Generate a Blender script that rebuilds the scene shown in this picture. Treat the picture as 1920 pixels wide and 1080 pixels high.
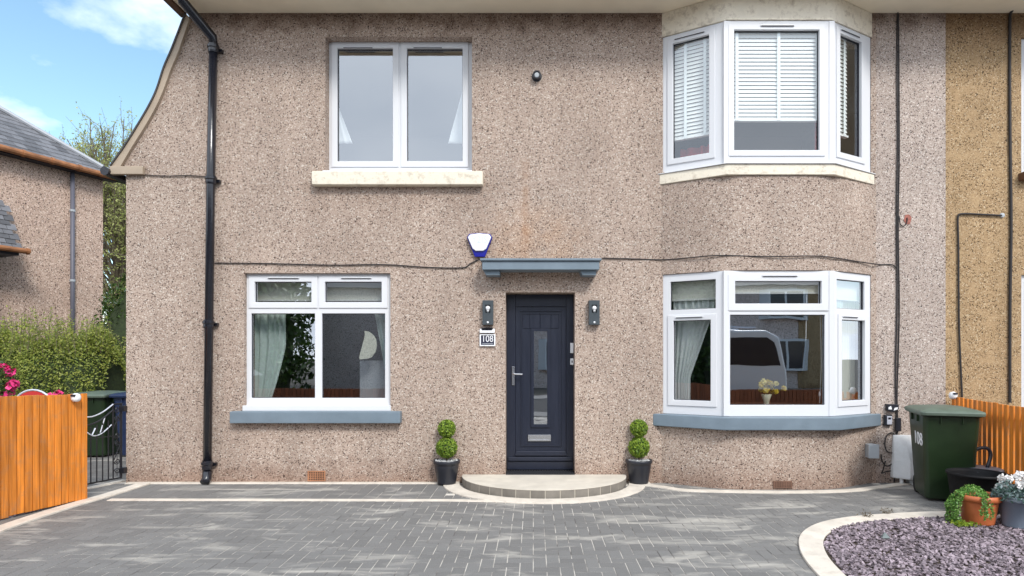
import bpy, bmesh, math, random
import numpy as np
from mathutils import Vector, Matrix
R = math.radians
random.seed(7); rng = np.random.default_rng(7)
S = bpy.context.scene
for o in list(bpy.data.objects): bpy.data.objects.remove(o)

# ---------------------------------------------------------------- camera
CAMY, CAMZ, F = -7.7, 1.567, 1155.0
cd = bpy.data.cameras.new('camera'); cam = bpy.data.objects.new('camera', cd); S.collection.objects.link(cam)
cam.location = (0, CAMY, CAMZ); cam.rotation_euler = (R(90), 0, 0)
cd.sensor_width = 36; cd.lens = 36*F/1920; cd.shift_x = -40/1920; cd.shift_y = 130/1920
cd.clip_start = .05; cd.clip_end = 3000
S.camera = cam
# ---------------------------------------------------------------- world
SUN_EL, SUN_AZ = R(42), R(153)      # azimuth clockwise from +Y
w = bpy.data.worlds.new('World'); S.world = w; w.use_nodes = True
nt = w.node_tree; nt.nodes.clear(); L = nt.links.new
out = nt.nodes.new('ShaderNodeOutputWorld'); bg = nt.nodes.new('ShaderNodeBackground')
sky = nt.nodes.new('ShaderNodeTexSky'); sky.sky_type = 'NISHITA'; sky.sun_disc = False
sky.sun_elevation = SUN_EL; sky.sun_rotation = SUN_AZ; sky.air_density = 1.0; sky.dust_density = .6; sky.ozone_density = 1.5
hsv = nt.nodes.new('ShaderNodeHueSaturation'); hsv.inputs['Hue'].default_value = .482; hsv.inputs['Saturation'].default_value = .98; hsv.inputs['Value'].default_value = 1.12
L(sky.outputs[0], hsv.inputs['Color'])
tc = nt.nodes.new('ShaderNodeTexCoord'); sep = nt.nodes.new('ShaderNodeSeparateXYZ'); L(tc.outputs['Generated'], sep.inputs[0])
def wm(op, a, b):
    n = nt.nodes.new('ShaderNodeMath'); n.operation = op
    for i, v in enumerate((a, b)):
        if isinstance(v, (int, float)): n.inputs[i].default_value = v
        else: L(v, n.inputs[i])
    return n.outputs[0]
den = wm('ADD', wm('MAXIMUM', sep.outputs['Z'], 0), .22)
cx = nt.nodes.new('ShaderNodeCombineXYZ')
L(wm('DIVIDE', sep.outputs['X'], den), cx.inputs[0]); L(wm('DIVIDE', sep.outputs['Y'], den), cx.inputs[1])
nz = nt.nodes.new('ShaderNodeTexNoise'); nz.inputs['Scale'].default_value = 2.1; nz.inputs['Detail'].default_value = 7; nz.inputs['Roughness'].default_value = .55
mp = nt.nodes.new('ShaderNodeMapping'); mp.inputs['Location'].default_value = (1.3, .4, 0); L(cx.outputs[0], mp.inputs[0]); L(mp.outputs[0], nz.inputs['Vector'])
# the southern half of the sky (behind the camera) is overcast
over = nt.nodes.new('ShaderNodeMapRange'); L(sep.outputs['Y'], over.inputs[0])
over.inputs[1].default_value = .25; over.inputs[2].default_value = -.35; over.inputs[3].default_value = 0; over.inputs[4].default_value = .34
cf = nt.nodes.new('ShaderNodeMapRange'); L(wm('ADD', nz.outputs[0], over.outputs[0]), cf.inputs[0])
cf.inputs[1].default_value = .49; cf.inputs[2].default_value = .68
nz2 = nt.nodes.new('ShaderNodeTexNoise'); nz2.inputs['Scale'].default_value = 1.4; nz2.inputs['Detail'].default_value = 4; L(mp.outputs[0], nz2.inputs['Vector'])
cc = nt.nodes.new('ShaderNodeMix'); cc.data_type = 'RGBA'; L(nz2.outputs[0], cc.inputs[0])
cc.inputs[6].default_value = (4.2, 5.0, 6.2, 1); cc.inputs[7].default_value = (9.5, 9.9, 10.4, 1)
mx = nt.nodes.new('ShaderNodeMix'); mx.data_type = 'RGBA'; L(cf.outputs[0], mx.inputs[0]); L(hsv.outputs[0], mx.inputs[6]); L(cc.outputs[2], mx.inputs[7])
L(mx.outputs[2], bg.inputs[0]); bg.inputs[1].default_value = .125; L(bg.outputs[0], out.inputs[0])
# ---------------------------------------------------------------- sun
sl = bpy.data.lights.new('sun', 'SUN'); so = bpy.data.objects.new('sun', sl); S.collection.objects.link(so)
sl.energy = 1.6; sl.angle = R(14); sl.color = (1, .965, .91)
sd = Vector((math.sin(SUN_AZ)*math.cos(SUN_EL), math.cos(SUN_AZ)*math.cos(SUN_EL), math.sin(SUN_EL)))
so.rotation_euler = sd.to_track_quat('Z', 'Y').to_euler(); so.location = (0, -5, 20)
S.view_settings.view_transform = 'Standard'; S.view_settings.look = 'None'; S.view_settings.gamma = 1; S.view_settings.exposure = .83

# ================================================================ materials
def mat(name, col=(.5, .5, .5), rough=.6, metal=0., spec=.5, var=0., vscale=8., island=0., bump=0., bscale=40., coat=0., streak=None, dirt=0.):
    m = bpy.data.materials.new(name); m.use_nodes = True; t = m.node_tree; b = t.nodes['Principled BSDF']; K = t.links.new
    b.inputs['Roughness'].default_value = rough; b.inputs['Metallic'].default_value = metal; b.inputs['Specular IOR Level'].default_value = spec
    b.inputs['Coat Weight'].default_value = coat
    tcn = t.nodes.new('ShaderNodeTexCoord'); vec = tcn.outputs['Object']
    if streak:
        mpn = t.nodes.new('ShaderNodeMapping'); mpn.inputs['Scale'].default_value = streak; K(vec, mpn.inputs[0]); vec = mpn.outputs[0]
    n = t.nodes.new('ShaderNodeTexNoise'); n.inputs['Scale'].default_value = vscale; n.inputs['Detail'].default_value = 5; K(vec, n.inputs['Vector'])
    mr = t.nodes.new('ShaderNodeMapRange'); K(n.outputs[0], mr.inputs[0]); mr.inputs[1].default_value = .3; mr.inputs[2].default_value = .7
    mr.inputs[3].default_value = 1-var; mr.inputs[4].default_value = 1+var
    src = mr.outputs[0]
    if island:
        g = t.nodes.new('ShaderNodeNewGeometry'); m2 = t.nodes.new('ShaderNodeMapRange'); K(g.outputs['Random Per Island'], m2.inputs[0])
        m2.inputs[3].default_value = 1-island; m2.inputs[4].default_value = 1+island
        mm = t.nodes.new('ShaderNodeMath'); mm.operation = 'MULTIPLY'; K(src, mm.inputs[0]); K(m2.outputs[0], mm.inputs[1]); src = mm.outputs[0]
    vm = t.nodes.new('ShaderNodeVectorMath'); vm.operation = 'SCALE'; vm.inputs[0].default_value = col[:3]; K(src, vm.inputs['Scale'])
    colout = vm.outputs[0]
    if dirt:
        n3 = t.nodes.new('ShaderNodeTexNoise'); n3.inputs['Scale'].default_value = 9; n3.inputs['Detail'].default_value = 8; n3.inputs['Roughness'].default_value = .7; K(tcn.outputs['Object'], n3.inputs['Vector'])
        r3 = t.nodes.new('ShaderNodeMapRange'); K(n3.outputs[0], r3.inputs[0]); r3.inputs[1].default_value = .5; r3.inputs[2].default_value = .68; r3.inputs[4].default_value = dirt
        mk = t.nodes.new('ShaderNodeMix'); mk.data_type = 'RGBA'; K(r3.outputs[0], mk.inputs[0]); K(colout, mk.inputs[6]); mk.inputs[7].default_value = (.26, .2, .14, 1); colout = mk.outputs[2]
    K(colout, b.inputs['Base Color'])
    r2 = t.nodes.new('ShaderNodeMapRange'); K(n.outputs[0], r2.inputs[0]); r2.inputs[3].default_value = max(0, rough-.12); r2.inputs[4].default_value = min(1, rough+.12); K(r2.outputs[0], b.inputs['Roughness'])
    if bump:
        n2 = t.nodes.new('ShaderNodeTexNoise'); n2.inputs['Scale'].default_value = bscale; n2.inputs['Detail'].default_value = 4; K(tcn.outputs['Object'], n2.inputs['Vector'])
        bp = t.nodes.new('ShaderNodeBump'); bp.inputs['Strength'].default_value = bump; bp.inputs['Distance'].default_value = .01; K(n2.outputs[0], bp.inputs['Height']); K(bp.outputs[0], b.inputs['Normal'])
    return m

def pebble(name, stops, scale=96., grime=None, stain=False, drift=.10, patches=None):
    """stone-chip render: random coloured chips in a cell pattern, rough bump"""
    m = bpy.data.materials.new(name); m.use_nodes = True; t = m.node_tree; b = t.nodes['Principled BSDF']; K = t.links.new
    b.inputs['Roughness'].default_value = .85; b.inputs['Specular IOR Level'].default_value = .3
    tcn = t.nodes.new('ShaderNodeTexCoord'); O = tcn.outputs['Object']
    v = t.nodes.new('ShaderNodeTexVoronoi'); v.inputs['Scale'].default_value = scale; K(O, v.inputs['Vector'])
    s = t.nodes.new('ShaderNodeSeparateXYZ'); K(v.outputs['Color'], s.inputs[0])
    cr = t.nodes.new('ShaderNodeValToRGB'); cr.color_ramp.interpolation = 'CONSTANT'
    e = cr.color_ramp.elements
    e[0].position = 0; e[0].color = (*stops[0][1], 1); e[1].position = stops[1][0]; e[1].color = (*stops[1][1], 1)
    for p, c in stops[2:]:
        q = e.new(p); q.color = (*c, 1)
    K(s.outputs[0], cr.inputs[0]); col = cr.outputs[0]
    def mth(op, *a):
        n = t.nodes.new('ShaderNodeMath'); n.operation = op
        for i, x in enumerate(a):
            if isinstance(x, (int, float)): n.inputs[i].default_value = x
            else: K(x, n.inputs[i])
        return n.outputs[0]
    def rng_(x, a, b_, c, d):
        n = t.nodes.new('ShaderNodeMapRange'); K(x, n.inputs[0])
        for i, q in enumerate((a, b_, c, d)): n.inputs[i+1].default_value = q
        return n.outputs[0]
    def mixc(f, a, c, mode='MIX'):
        n = t.nodes.new('ShaderNodeMix'); n.data_type = 'RGBA'; n.blend_type = mode; K(f, n.inputs[0]); K(a, n.inputs[6])
        if isinstance(c, tuple): n.inputs[7].default_value = (*c, 1)
        else: K(c, n.inputs[7])
        return n.outputs[2]
    nb = t.nodes.new('ShaderNodeTexNoise'); nb.inputs['Scale'].default_value = 1.1; nb.inputs['Detail'].default_value = 6; K(O, nb.inputs['Vector'])
    dr = t.nodes.new('ShaderNodeVectorMath'); dr.operation = 'SCALE'; K(col, dr.inputs[0]); K(rng_(nb.outputs[0], .3, .7, 1-drift, 1+drift), dr.inputs['Scale']); col = dr.outputs[0]
    sp = t.nodes.new('ShaderNodeSeparateXYZ'); K(O, sp.inputs[0])
    nz_ = t.nodes.new('ShaderNodeTexNoise'); nz_.inputs['Scale'].default_value = 5; nz_.inputs['Detail'].default_value = 5; K(O, nz_.inputs['Vector'])
    if patches:
        col = mixc(rng_(nz_.outputs[0], .53, .62, 0, .55), col, patches)
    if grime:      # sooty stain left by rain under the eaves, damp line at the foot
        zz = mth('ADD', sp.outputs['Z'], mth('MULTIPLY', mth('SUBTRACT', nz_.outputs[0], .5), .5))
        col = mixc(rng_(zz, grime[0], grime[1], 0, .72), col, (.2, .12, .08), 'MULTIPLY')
        col = mixc(rng_(zz, .34, .04, 0, .45), col, (.42, .25, .17), 'MULTIPLY')
    if grime:      # faint vertical weathering where rain runs down the wall
        mv = t.nodes.new('ShaderNodeMapping'); mv.inputs['Scale'].default_value = (2.6, 2.6, .32); K(O, mv.inputs[0])
        nv = t.nodes.new('ShaderNodeTexNoise'); nv.inputs['Scale'].default_value = 1.6; nv.inputs['Detail'].default_value = 6; nv.inputs['Roughness'].default_value = .6; K(mv.outputs[0], nv.inputs['Vector'])
        ws_ = t.nodes.new('ShaderNodeVectorMath'); ws_.operation = 'SCALE'; K(col, ws_.inputs[0]); K(rng_(nv.outputs[0], .35, .65, .94, 1.05), ws_.inputs['Scale']); col = ws_.outputs[0]
    if stain:      # damp bloom beneath the upper window sill
        dd = mth('POWER', mth('ABSOLUTE', mth('MULTIPLY', mth('ADD', sp.outputs['X'], 1.69), .8)), 4); fz2 = mth('MULTIPLY', rng_(sp.outputs['Z'], 3.0, 3.72, 0, 1), rng_(sp.outputs['Z'], 3.76, 3.74, 0, 1))
        col = mixc(mth('MULTIPLY', mth('MULTIPLY', rng_(dd, 1.4, .4, 0, .5), fz2), rng_(nz_.outputs[0], .35, .65, .1, 1)), col, (.62, .55, .5), 'MULTIPLY')
    if stain:      # rust streak above the door canopy and warm bloom around it
        dx = mth('ABSOLUTE', mth('ADD', sp.outputs['X'], .1))
        fx = rng_(dx, .02, .07, 1, 0); fz = mth('MULTIPLY', rng_(sp.outputs['Z'], 2.8, 3.1, 0, 1), rng_(sp.outputs['Z'], 4.12, 4.02, 0, 1))
        col = mixc(mth('MULTIPLY', mth('MULTIPLY', fx, fz), rng_(nz_.outputs[0], .35, .6, .05, .4)), col, (.36, .2, .11))
        d2 = mth('ADD', mth('POWER', mth('ABSOLUTE', mth('MULTIPLY', mth('SUBTRACT', sp.outputs['X'], -.05), 1.1)), 2), mth('POWER', mth('ABSOLUTE', mth('MULTIPLY', mth('SUBTRACT', sp.outputs['Z'], 2.95), 1.6)), 2))
        col = mixc(mth('MULTIPLY', rng_(d2, 1.0, .05, 0, .40), rng_(nz_.outputs[0], .35, .6, .3, 1)), col, (1, .72, .46), 'MULTIPLY')
    K(col, b.inputs['Base Color'])
    bp = t.nodes.new('ShaderNodeBump'); bp.inputs['Strength'].default_value = .9; bp.inputs['Distance'].default_value = .005; bp.invert = True
    K(v.outputs['Distance'], bp.inputs['Height']); K(bp.outputs[0], b.inputs['Normal'])
    return m

PB = [(0, (.075, .05, .042)), (.08, (.26, .19, .15)), (.18, (.38, .29, .235)), (.42, (.435, .34, .28)), (.80, (.49, .395, .33)), (.935, (.64, .57, .50))]
PBL = [(0, (.08, .06, .055)), (.08, (.29, .225, .19)), (.18, (.405, .33, .285)), (.45, (.46, .38, .33)), (.80, (.515, .43, .38)), (.935, (.68, .62, .57))]
PT = [(0, (.07, .04, .02)), (.10, (.27, .175, .09)), (.25, (.37, .25, .135)), (.60, (.43, .295, .165)), (.93, (.58, .46, .31))]
M = {}
M['render'] = pebble('pebbledash', PB, grime=(5.62, 5.86), stain=True)
M['render_lilac'] = pebble('pebbledash_lilac', PBL, grime=(5.62, 5.86))
M['render_tan'] = pebble('pebbledash_tan', PT, grime=(5.35, 5.86), patches=(.46, .315, .175))
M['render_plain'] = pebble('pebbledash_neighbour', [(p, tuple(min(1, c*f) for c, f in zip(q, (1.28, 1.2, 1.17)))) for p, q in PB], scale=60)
M['render_far'] = pebble('pebbledash_far', [(0, (.34, .27, .25)), (.12, (.62, .50, .46)), (.5, (.72, .60, .55)), (.85, (.80, .69, .64))], scale=30)
M['upvc'] = mat('white_upvc', (.69, .70, .725), .4)
M['seal'] = mat('black_seal', (.02, .02, .03), .5)
M['cream'] = mat('cream_paint', (.90, .81, .64), .55, var=.05, vscale=3, bump=.1)
M['cream_worn'] = mat('worn_cream_paint', (.80, .73, .60), .6, var=.08, vscale=9, dirt=.6, bump=.3)
M['barge'] = mat('bargeboard_paint', (.40, .32, .24), .6, var=.08, vscale=5)
M['blue'] = mat('blue_grey_masonry_paint', (.165, .215, .26), .5, var=.08, vscale=6, bump=.12)
M['door'] = mat('navy_composite', (.014, .018, .034), .34, var=.08, vscale=30, bump=.05, streak=(1, 1, .1))
M['chrome'] = mat('chrome', (.75, .75, .77), .18, metal=1)
M['black'] = mat('black_gloss_paint', (.010, .011, .017), .22, var=.15, coat=.3, bump=.15, bscale=25)
M['plastic_black'] = mat('black_plastic', (.018, .02, .028), .38, var=.1)
M['tubblack'] = mat('matt_black_tub', (.006, .006, .007), .6, spec=.25)
M['rubber'] = mat('black_rubber', (.012, .012, .013), .85)
M['cable'] = mat('black_cable', (.02, .017, .018), .6)
M['verge'] = mat('dark_verge_slate', (.05, .045, .045), .7, var=.3)
M['slate'] = mat('roof_slate', (.14, .14, .15), .6, var=.15, island=.35, bump=.3)
M['lead'] = mat('lead_flashing', (.33, .35, .38), .5, var=.1)
M['rust'] = mat('rusty_iron', (.30, .125, .05), .7, var=.35, vscale=6, bump=.3)
M['greypipe'] = mat('grey_pipe', (.12, .12, .15), .5)
M['terracotta'] = mat('terracotta', (.50, .135, .045), .5, var=.12, vscale=6, bump=.1)
M['airbrick'] = mat('fired_clay', (.36, .17, .09), .8, var=.2, island=.2)
M['airbrick_dark'] = mat('brown_fired_clay', (.17, .09, .06), .8, var=.2, island=.2)
M['orange'] = mat('orange_stained_timber', (.64, .205, .022), .55, var=.30, vscale=7, island=.16, dirt=.3, streak=(6, 6, .35), bump=.2, bscale=60)
M['timber_shade'] = mat('shaded_back_timber', (.16, .055, .012), .8, var=.2, island=.2)  # dark timber colour that paints shade into the gaps between fence boards
M['brownfence'] = mat('red_brown_timber', (.26, .08, .03), .6, var=.2, island=.2, streak=(6, 6, .5))
M['iron'] = mat('wrought_iron', (.014, .014, .018), .35, var=.1)
M['silver'] = mat('silver_and_highlight_metal', (.62, .64, .72), .35, metal=.3)
M['bin'] = mat('green_bin_plastic', (.013, .028, .010), .36, var=.3, vscale=3, bump=.08, bscale=12)
M['binlid'] = mat('faded_green_lid_plastic', (.10, .135, .105), .5, var=.18, vscale=7)
M['binblue'] = mat('blue_bin_plastic', (.012, .025, .075), .4, var=.2)
M['white'] = mat('white_plastic', (.82, .83, .85), .35, var=.02)
M['whitebox'] = mat('white_meter_box', (.70, .71, .72), .45, var=.05, dirt=.12)
M['grey'] = mat('grey_plastic', (.42, .45, .48), .5, var=.05)
M['anthracite'] = mat('anthracite_metal', (.055, .068, .078), .38, var=.08)
M['blueplastic'] = mat('blue_strobe_lens', (.006, .008, .26), .2)
M['faint'] = mat('embossed_letters', (.62, .68, .68), .4)
M['greybucket'] = mat('blue_grey_bucket', (.19, .23, .29), .42, var=.08, streak=(3, 3, .6))
M['redpot'] = mat('red_glazed_pot', (.36, .08, .05), .3, var=.12)
M['pinkrim'] = mat('pale_pink_rim', (.7, .42, .38), .5)
M['curtain'] = mat('pale_green_curtain', (.62, .72, .68), .9, var=.03)
M['sheer'] = mat('white_voile', (.82, .86, .84), .9)
M['blind'] = mat('cream_blind', (.80, .80, .70), .8)
M['slat'] = mat('white_slats', (.85, .86, .82), .5)
M['redcloth'] = mat('red_cloth', (.5, .03, .03), .9)
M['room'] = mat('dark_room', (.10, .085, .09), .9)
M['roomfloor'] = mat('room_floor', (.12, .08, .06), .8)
M['wood'] = mat('brown_wood', (.12, .055, .03), .5, var=.2)
M['vase'] = mat('cream_vase', (.7, .72, .55), .4)
M['yellow'] = mat('daffodil_yellow', (.9, .72, .05), .6, island=.15)
M['paleyellow'] = mat('pale_petals', (.92, .82, .30), .6, island=.1)
M['petal'] = mat('white_petals', (.82, .80, .78), .6, island=.12)
M['pink'] = mat('pink_petals', (.75, .04, .22), .6, island=.2)
M['gravelwhite'] = mat('white_gravel', (.6, .6, .6), .7, island=.3)
M['moon'] = mat('pearl_ornament', (.72, .72, .60), .3, var=.15, vscale=30)
M['soil'] = mat('dark_soil', (.05, .035, .025), .95, var=.3, vscale=30, bump=.6)
M['ground'] = mat('bare_ground', (.10, .09, .075), .95, var=.25, vscale=4, bump=.5)
M['asphalt'] = mat('asphalt', (.06, .06, .062), .9, var=.15, vscale=3, bump=.4, bscale=120)
M['pavement'] = mat('pavement_concrete', (.28, .27, .26), .9, var=.1, vscale=3)
M['edging'] = mat('cream_concrete_edging', (.66, .60, .52), .8, var=.10, vscale=5, bump=.25, bscale=90, dirt=.25)
M['steptop'] = mat('cream_step_slab', (.60, .55, .47), .75, var=.10, vscale=6, bump=.2, bscale=90)
M['sett'] = mat('grey_step_sett', (.20, .18, .155), .85, var=.15, island=.15, bump=.4, bscale=90)
M['mortar'] = mat('pale_mortar', (.42, .38, .32), .9)
M['mat'] = mat('ribbed_rubber_mat', (.015, .016, .02), .7)
M['chips'] = mat('plum_slate_chips', (.26, .21, .235), .75, var=.12, island=.55, vscale=3)
M['bark'] = mat('bark', (.12, .09, .065), .9, var=.2)
M['twig'] = mat('twig', (.17, .14, .10), .9)
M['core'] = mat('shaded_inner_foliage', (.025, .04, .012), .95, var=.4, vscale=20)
M['carwhite'] = mat('white_car_paint', (.8, .8, .82), .2, coat=.5)
M['carglass'] = mat('dark_car_glass', (.02, .02, .03), .08)

def leafmat(name, a, b_, trans=.25):
    m = bpy.data.materials.new(name); m.use_nodes = True; t = m.node_tree; K = t.links.new; t.nodes.remove(t.nodes['Principled BSDF'])
    o_ = t.nodes['Material Output']; g = t.nodes.new('ShaderNodeNewGeometry'); cr = t.nodes.new('ShaderNodeValToRGB')
    cr.color_ramp.elements[0].color = (*a, 1); cr.color_ramp.elements[1].color = (*b_, 1); K(g.outputs['Random Per Island'], cr.inputs[0])
    d = t.nodes.new('ShaderNodeBsdfPrincipled'); d.inputs['Roughness'].default_value = .45; K(cr.outputs[0], d.inputs['Base Color'])
    tr = t.nodes.new('ShaderNodeBsdfTranslucent'); K(cr.outputs[0], tr.inputs[0]); mx_ = t.nodes.new('ShaderNodeMixShader'); mx_.inputs[0].default_value = trans
    K(d.outputs[0], mx_.inputs[1]); K(tr.outputs[0], mx_.inputs[2]); K(mx_.outputs[0], o_.inputs[0]); return m
M['box'] = leafmat('box_leaves', (.05, .14, .01), (.36, .48, .05))
M['privet'] = leafmat('privet_leaves', (.17, .25, .04), (.52, .55, .13), .45)
M['treeleaf'] = leafmat('spring_leaves', (.30, .36, .09), (.66, .68, .28), .5)
M['darkleaf'] = leafmat('dark_leaves', (.02, .05, .01), (.08, .15, .025))
M['trail'] = leafmat('creeping_leaves', (.06, .20, .03), (.26, .45, .10))
M['blueleaf'] = leafmat('silver_green_leaves', (.05, .14, .09), (.35, .42, .45))
M['limeleaf'] = leafmat('lime_leaves', (.22, .34, .03), (.38, .48, .05))

def glassmat(name, refl, tint=(.85, .88, .9), rough=0.0):
    m = bpy.data.materials.new(name); m.use_nodes = True; t = m.node_tree; K = t.links.new; t.nodes.remove(t.nodes['Principled BSDF'])
    o_ = t.nodes['Material Output']; tr = t.nodes.new('ShaderNodeBsdfTransparent'); tr.inputs[0].default_value = (*tint, 1)
    gl = t.nodes.new('ShaderNodeBsdfGlossy'); gl.inputs['Roughness'].default_value = rough; gl.inputs['Color'].default_value = (.93, .96, 1, 1)
    lwn = t.nodes.new('ShaderNodeLayerWeight'); lwn.inputs[0].default_value = .5
    fr = t.nodes.new('ShaderNodeMath'); fr.operation = 'POWER'; K(lwn.outputs['Facing'], fr.inputs[0]); fr.inputs[1].default_value = 4
    ad = t.nodes.new('ShaderNodeMath'); ad.operation = 'ADD'; ad.use_clamp = True; K(fr.outputs[0], ad.inputs[0]); ad.inputs[1].default_value = refl+.03
    nzz = t.nodes.new('ShaderNodeTexNoise'); nzz.inputs['Scale'].default_value = 1.3; tcn = t.nodes.new('ShaderNodeTexCoord'); K(tcn.outputs['Object'], nzz.inputs['Vector'])
    bp = t.nodes.new('ShaderNodeBump'); bp.inputs['Strength'].default_value = .06; bp.inputs['Distance'].default_value = .02; K(nzz.outputs[0], bp.inputs['Height']); K(bp.outputs[0], gl.inputs['Normal'])
    mx_ = t.nodes.new('ShaderNodeMixShader'); K(ad.outputs[0], mx_.inputs[0]); K(tr.outputs[0], mx_.inputs[1]); K(gl.outputs[0], mx_.inputs[2]); K(mx_.outputs[0], o_.inputs[0]); return m
M['glass'] = glassmat('window_glass', .38, (.95, .97, .98))
M['glass_up'] = glassmat('upper_window_glass', .30, (.95, .97, .98))
M['glass_blind'] = glassmat('bay_window_glass', .12, (.97, .99, 1))
M['carwin'] = M['carglass']

def pavemat():
    m = bpy.data.materials.new('grey_block_paving'); m.use_nodes = True; t = m.node_tree; b = t.nodes['Principled BSDF']; K = t.links.new
    b.inputs['Roughness'].default_value = .8
    tcn = t.nodes.new('ShaderNodeTexCoord'); O = tcn.outputs['Object']; g = t.nodes.new('ShaderNodeNewGeometry')
    cr = t.nodes.new('ShaderNodeValToRGB'); cr.color_ramp.elements[0].color = (.150, .146, .141, 1); cr.color_ramp.elements[1].color = (.182, .178, .172, 1); K(g.outputs['Random Per Island'], cr.inputs[0])
    nf = t.nodes.new('ShaderNodeTexNoise'); nf.inputs['Scale'].default_value = 160; nf.inputs['Detail'].default_value = 3; K(O, nf.inputs['Vector'])
    mr = t.nodes.new('ShaderNodeMapRange'); K(nf.outputs[0], mr.inputs[0]); mr.inputs[1].default_value = .3; mr.inputs[2].default_value = .7; mr.inputs[3].default_value = .75; mr.inputs[4].default_value = 1.3
    sc = t.nodes.new('ShaderNodeVectorMath'); sc.operation = 'SCALE'; K(cr.outputs[0], sc.inputs[0]); K(mr.outputs[0], sc.inputs['Scale'])
    # dry sand left in streaks and fans after the joints were filled
    mpn = t.nodes.new('ShaderNodeMapping'); mpn.inputs['Scale'].default_value = (.6, 2.0, 1); mpn.inputs['Rotation'].default_value = (0, 0, R(14)); K(O, mpn.inputs[0])
    n1 = t.nodes.new('ShaderNodeTexNoise'); n1.inputs['Scale'].default_value = 1.9; n1.inputs['Detail'].default_value = 9; n1.inputs['Roughness'].default_value = .62; n1.inputs['Distortion'].default_value = .9; K(mpn.outputs[0], n1.inputs['Vector'])
    r1 = t.nodes.new('ShaderNodeMapRange'); K(n1.outputs[0], r1.inputs[0]); r1.inputs[1].default_value = .53; r1.inputs[2].default_value = .72; r1.inputs[4].default_value = .85
    mk = t.nodes.new('ShaderNodeMix'); mk.data_type = 'RGBA'; K(r1.outputs[0], mk.inputs[0]); K(sc.outputs[0], mk.inputs[6]); mk.inputs[7].default_value = (.50, .47, .42, 1)
    K(mk.outputs[2], b.inputs['Base Color'])
    bp = t.nodes.new('ShaderNodeBump'); bp.inputs['Strength'].default_value = .3; bp.inputs['Distance'].default_value = .004; K(nf.outputs[0], bp.inputs['Height']); K(bp.outputs[0], b.inputs['Normal'])
    return m
M['paving'] = pavemat()
def sandmat():
    m = mat('jointing_sand', (.40, .36, .31), .95); t = m.node_tree; b = t.nodes['Principled BSDF']; K = t.links.new
    tcn = t.nodes.new('ShaderNodeTexCoord'); n = t.nodes.new('ShaderNodeTexNoise'); n.inputs['Scale'].default_value = 3.5; n.inputs['Detail'].default_value = 6; K(tcn.outputs['Object'], n.inputs['Vector'])
    cr = t.nodes.new('ShaderNodeValToRGB'); cr.color_ramp.elements[0].position = .38; cr.color_ramp.elements[0].color = (.11, .10, .095, 1); cr.color_ramp.elements[1].position = .55; cr.color_ramp.elements[1].color = (.62, .58, .52, 1)
    K(n.outputs[0], cr.inputs[0]); K(cr.outputs[0], b.inputs['Base Color']); return m
M['sand'] = sandmat()

# ================================================================ object helpers
ROOT = {}
def link(o): S.collection.objects.link(o); return o
def tag(o, label=None, cat=None, group=None, kind=None):
    if label: o['label'] = label
    if cat: o['category'] = cat
    if group: o['group'] = group
    if kind: o['kind'] = kind
    return o
def empty(name, loc=(0, 0, 0), label=None, cat=None, group=None):
    o = bpy.data.objects.new(name, None); o.location = loc; o.empty_display_size = .1; link(o); ROOT[o.name] = Vector(loc); return tag(o, label, cat, group)
def finish(name, me, material, parent=None, smooth=False, bevel=0., loc=None):
    o = bpy.data.objects.new(name, me); me.name = name; me.materials.clear(); me.materials.append(M[material] if isinstance(material, str) else material)
    link(o); base = Vector((0, 0, 0))
    if parent is not None:
        base = ROOT[parent.name]; o.parent = parent
    elif loc is not None:
        base = Vector(loc); o.location = base
    if base.length > 0: me.transform(Matrix.Translation(-base))
    ROOT[o.name] = base
    if smooth:
        for p in me.polygons: p.use_smooth = True
    if bevel:
        bv = o.modifiers.new('bevel', 'BEVEL'); bv.width = bevel; bv.segments = 2; bv.limit_method = 'ANGLE'; bv.angle_limit = R(40)
        if not smooth:
            for p in me.polygons: p.use_smooth = True
            wn = o.modifiers.new('wn', 'WEIGHTED_NORMAL'); wn.keep_sharp = False
    return o
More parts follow.
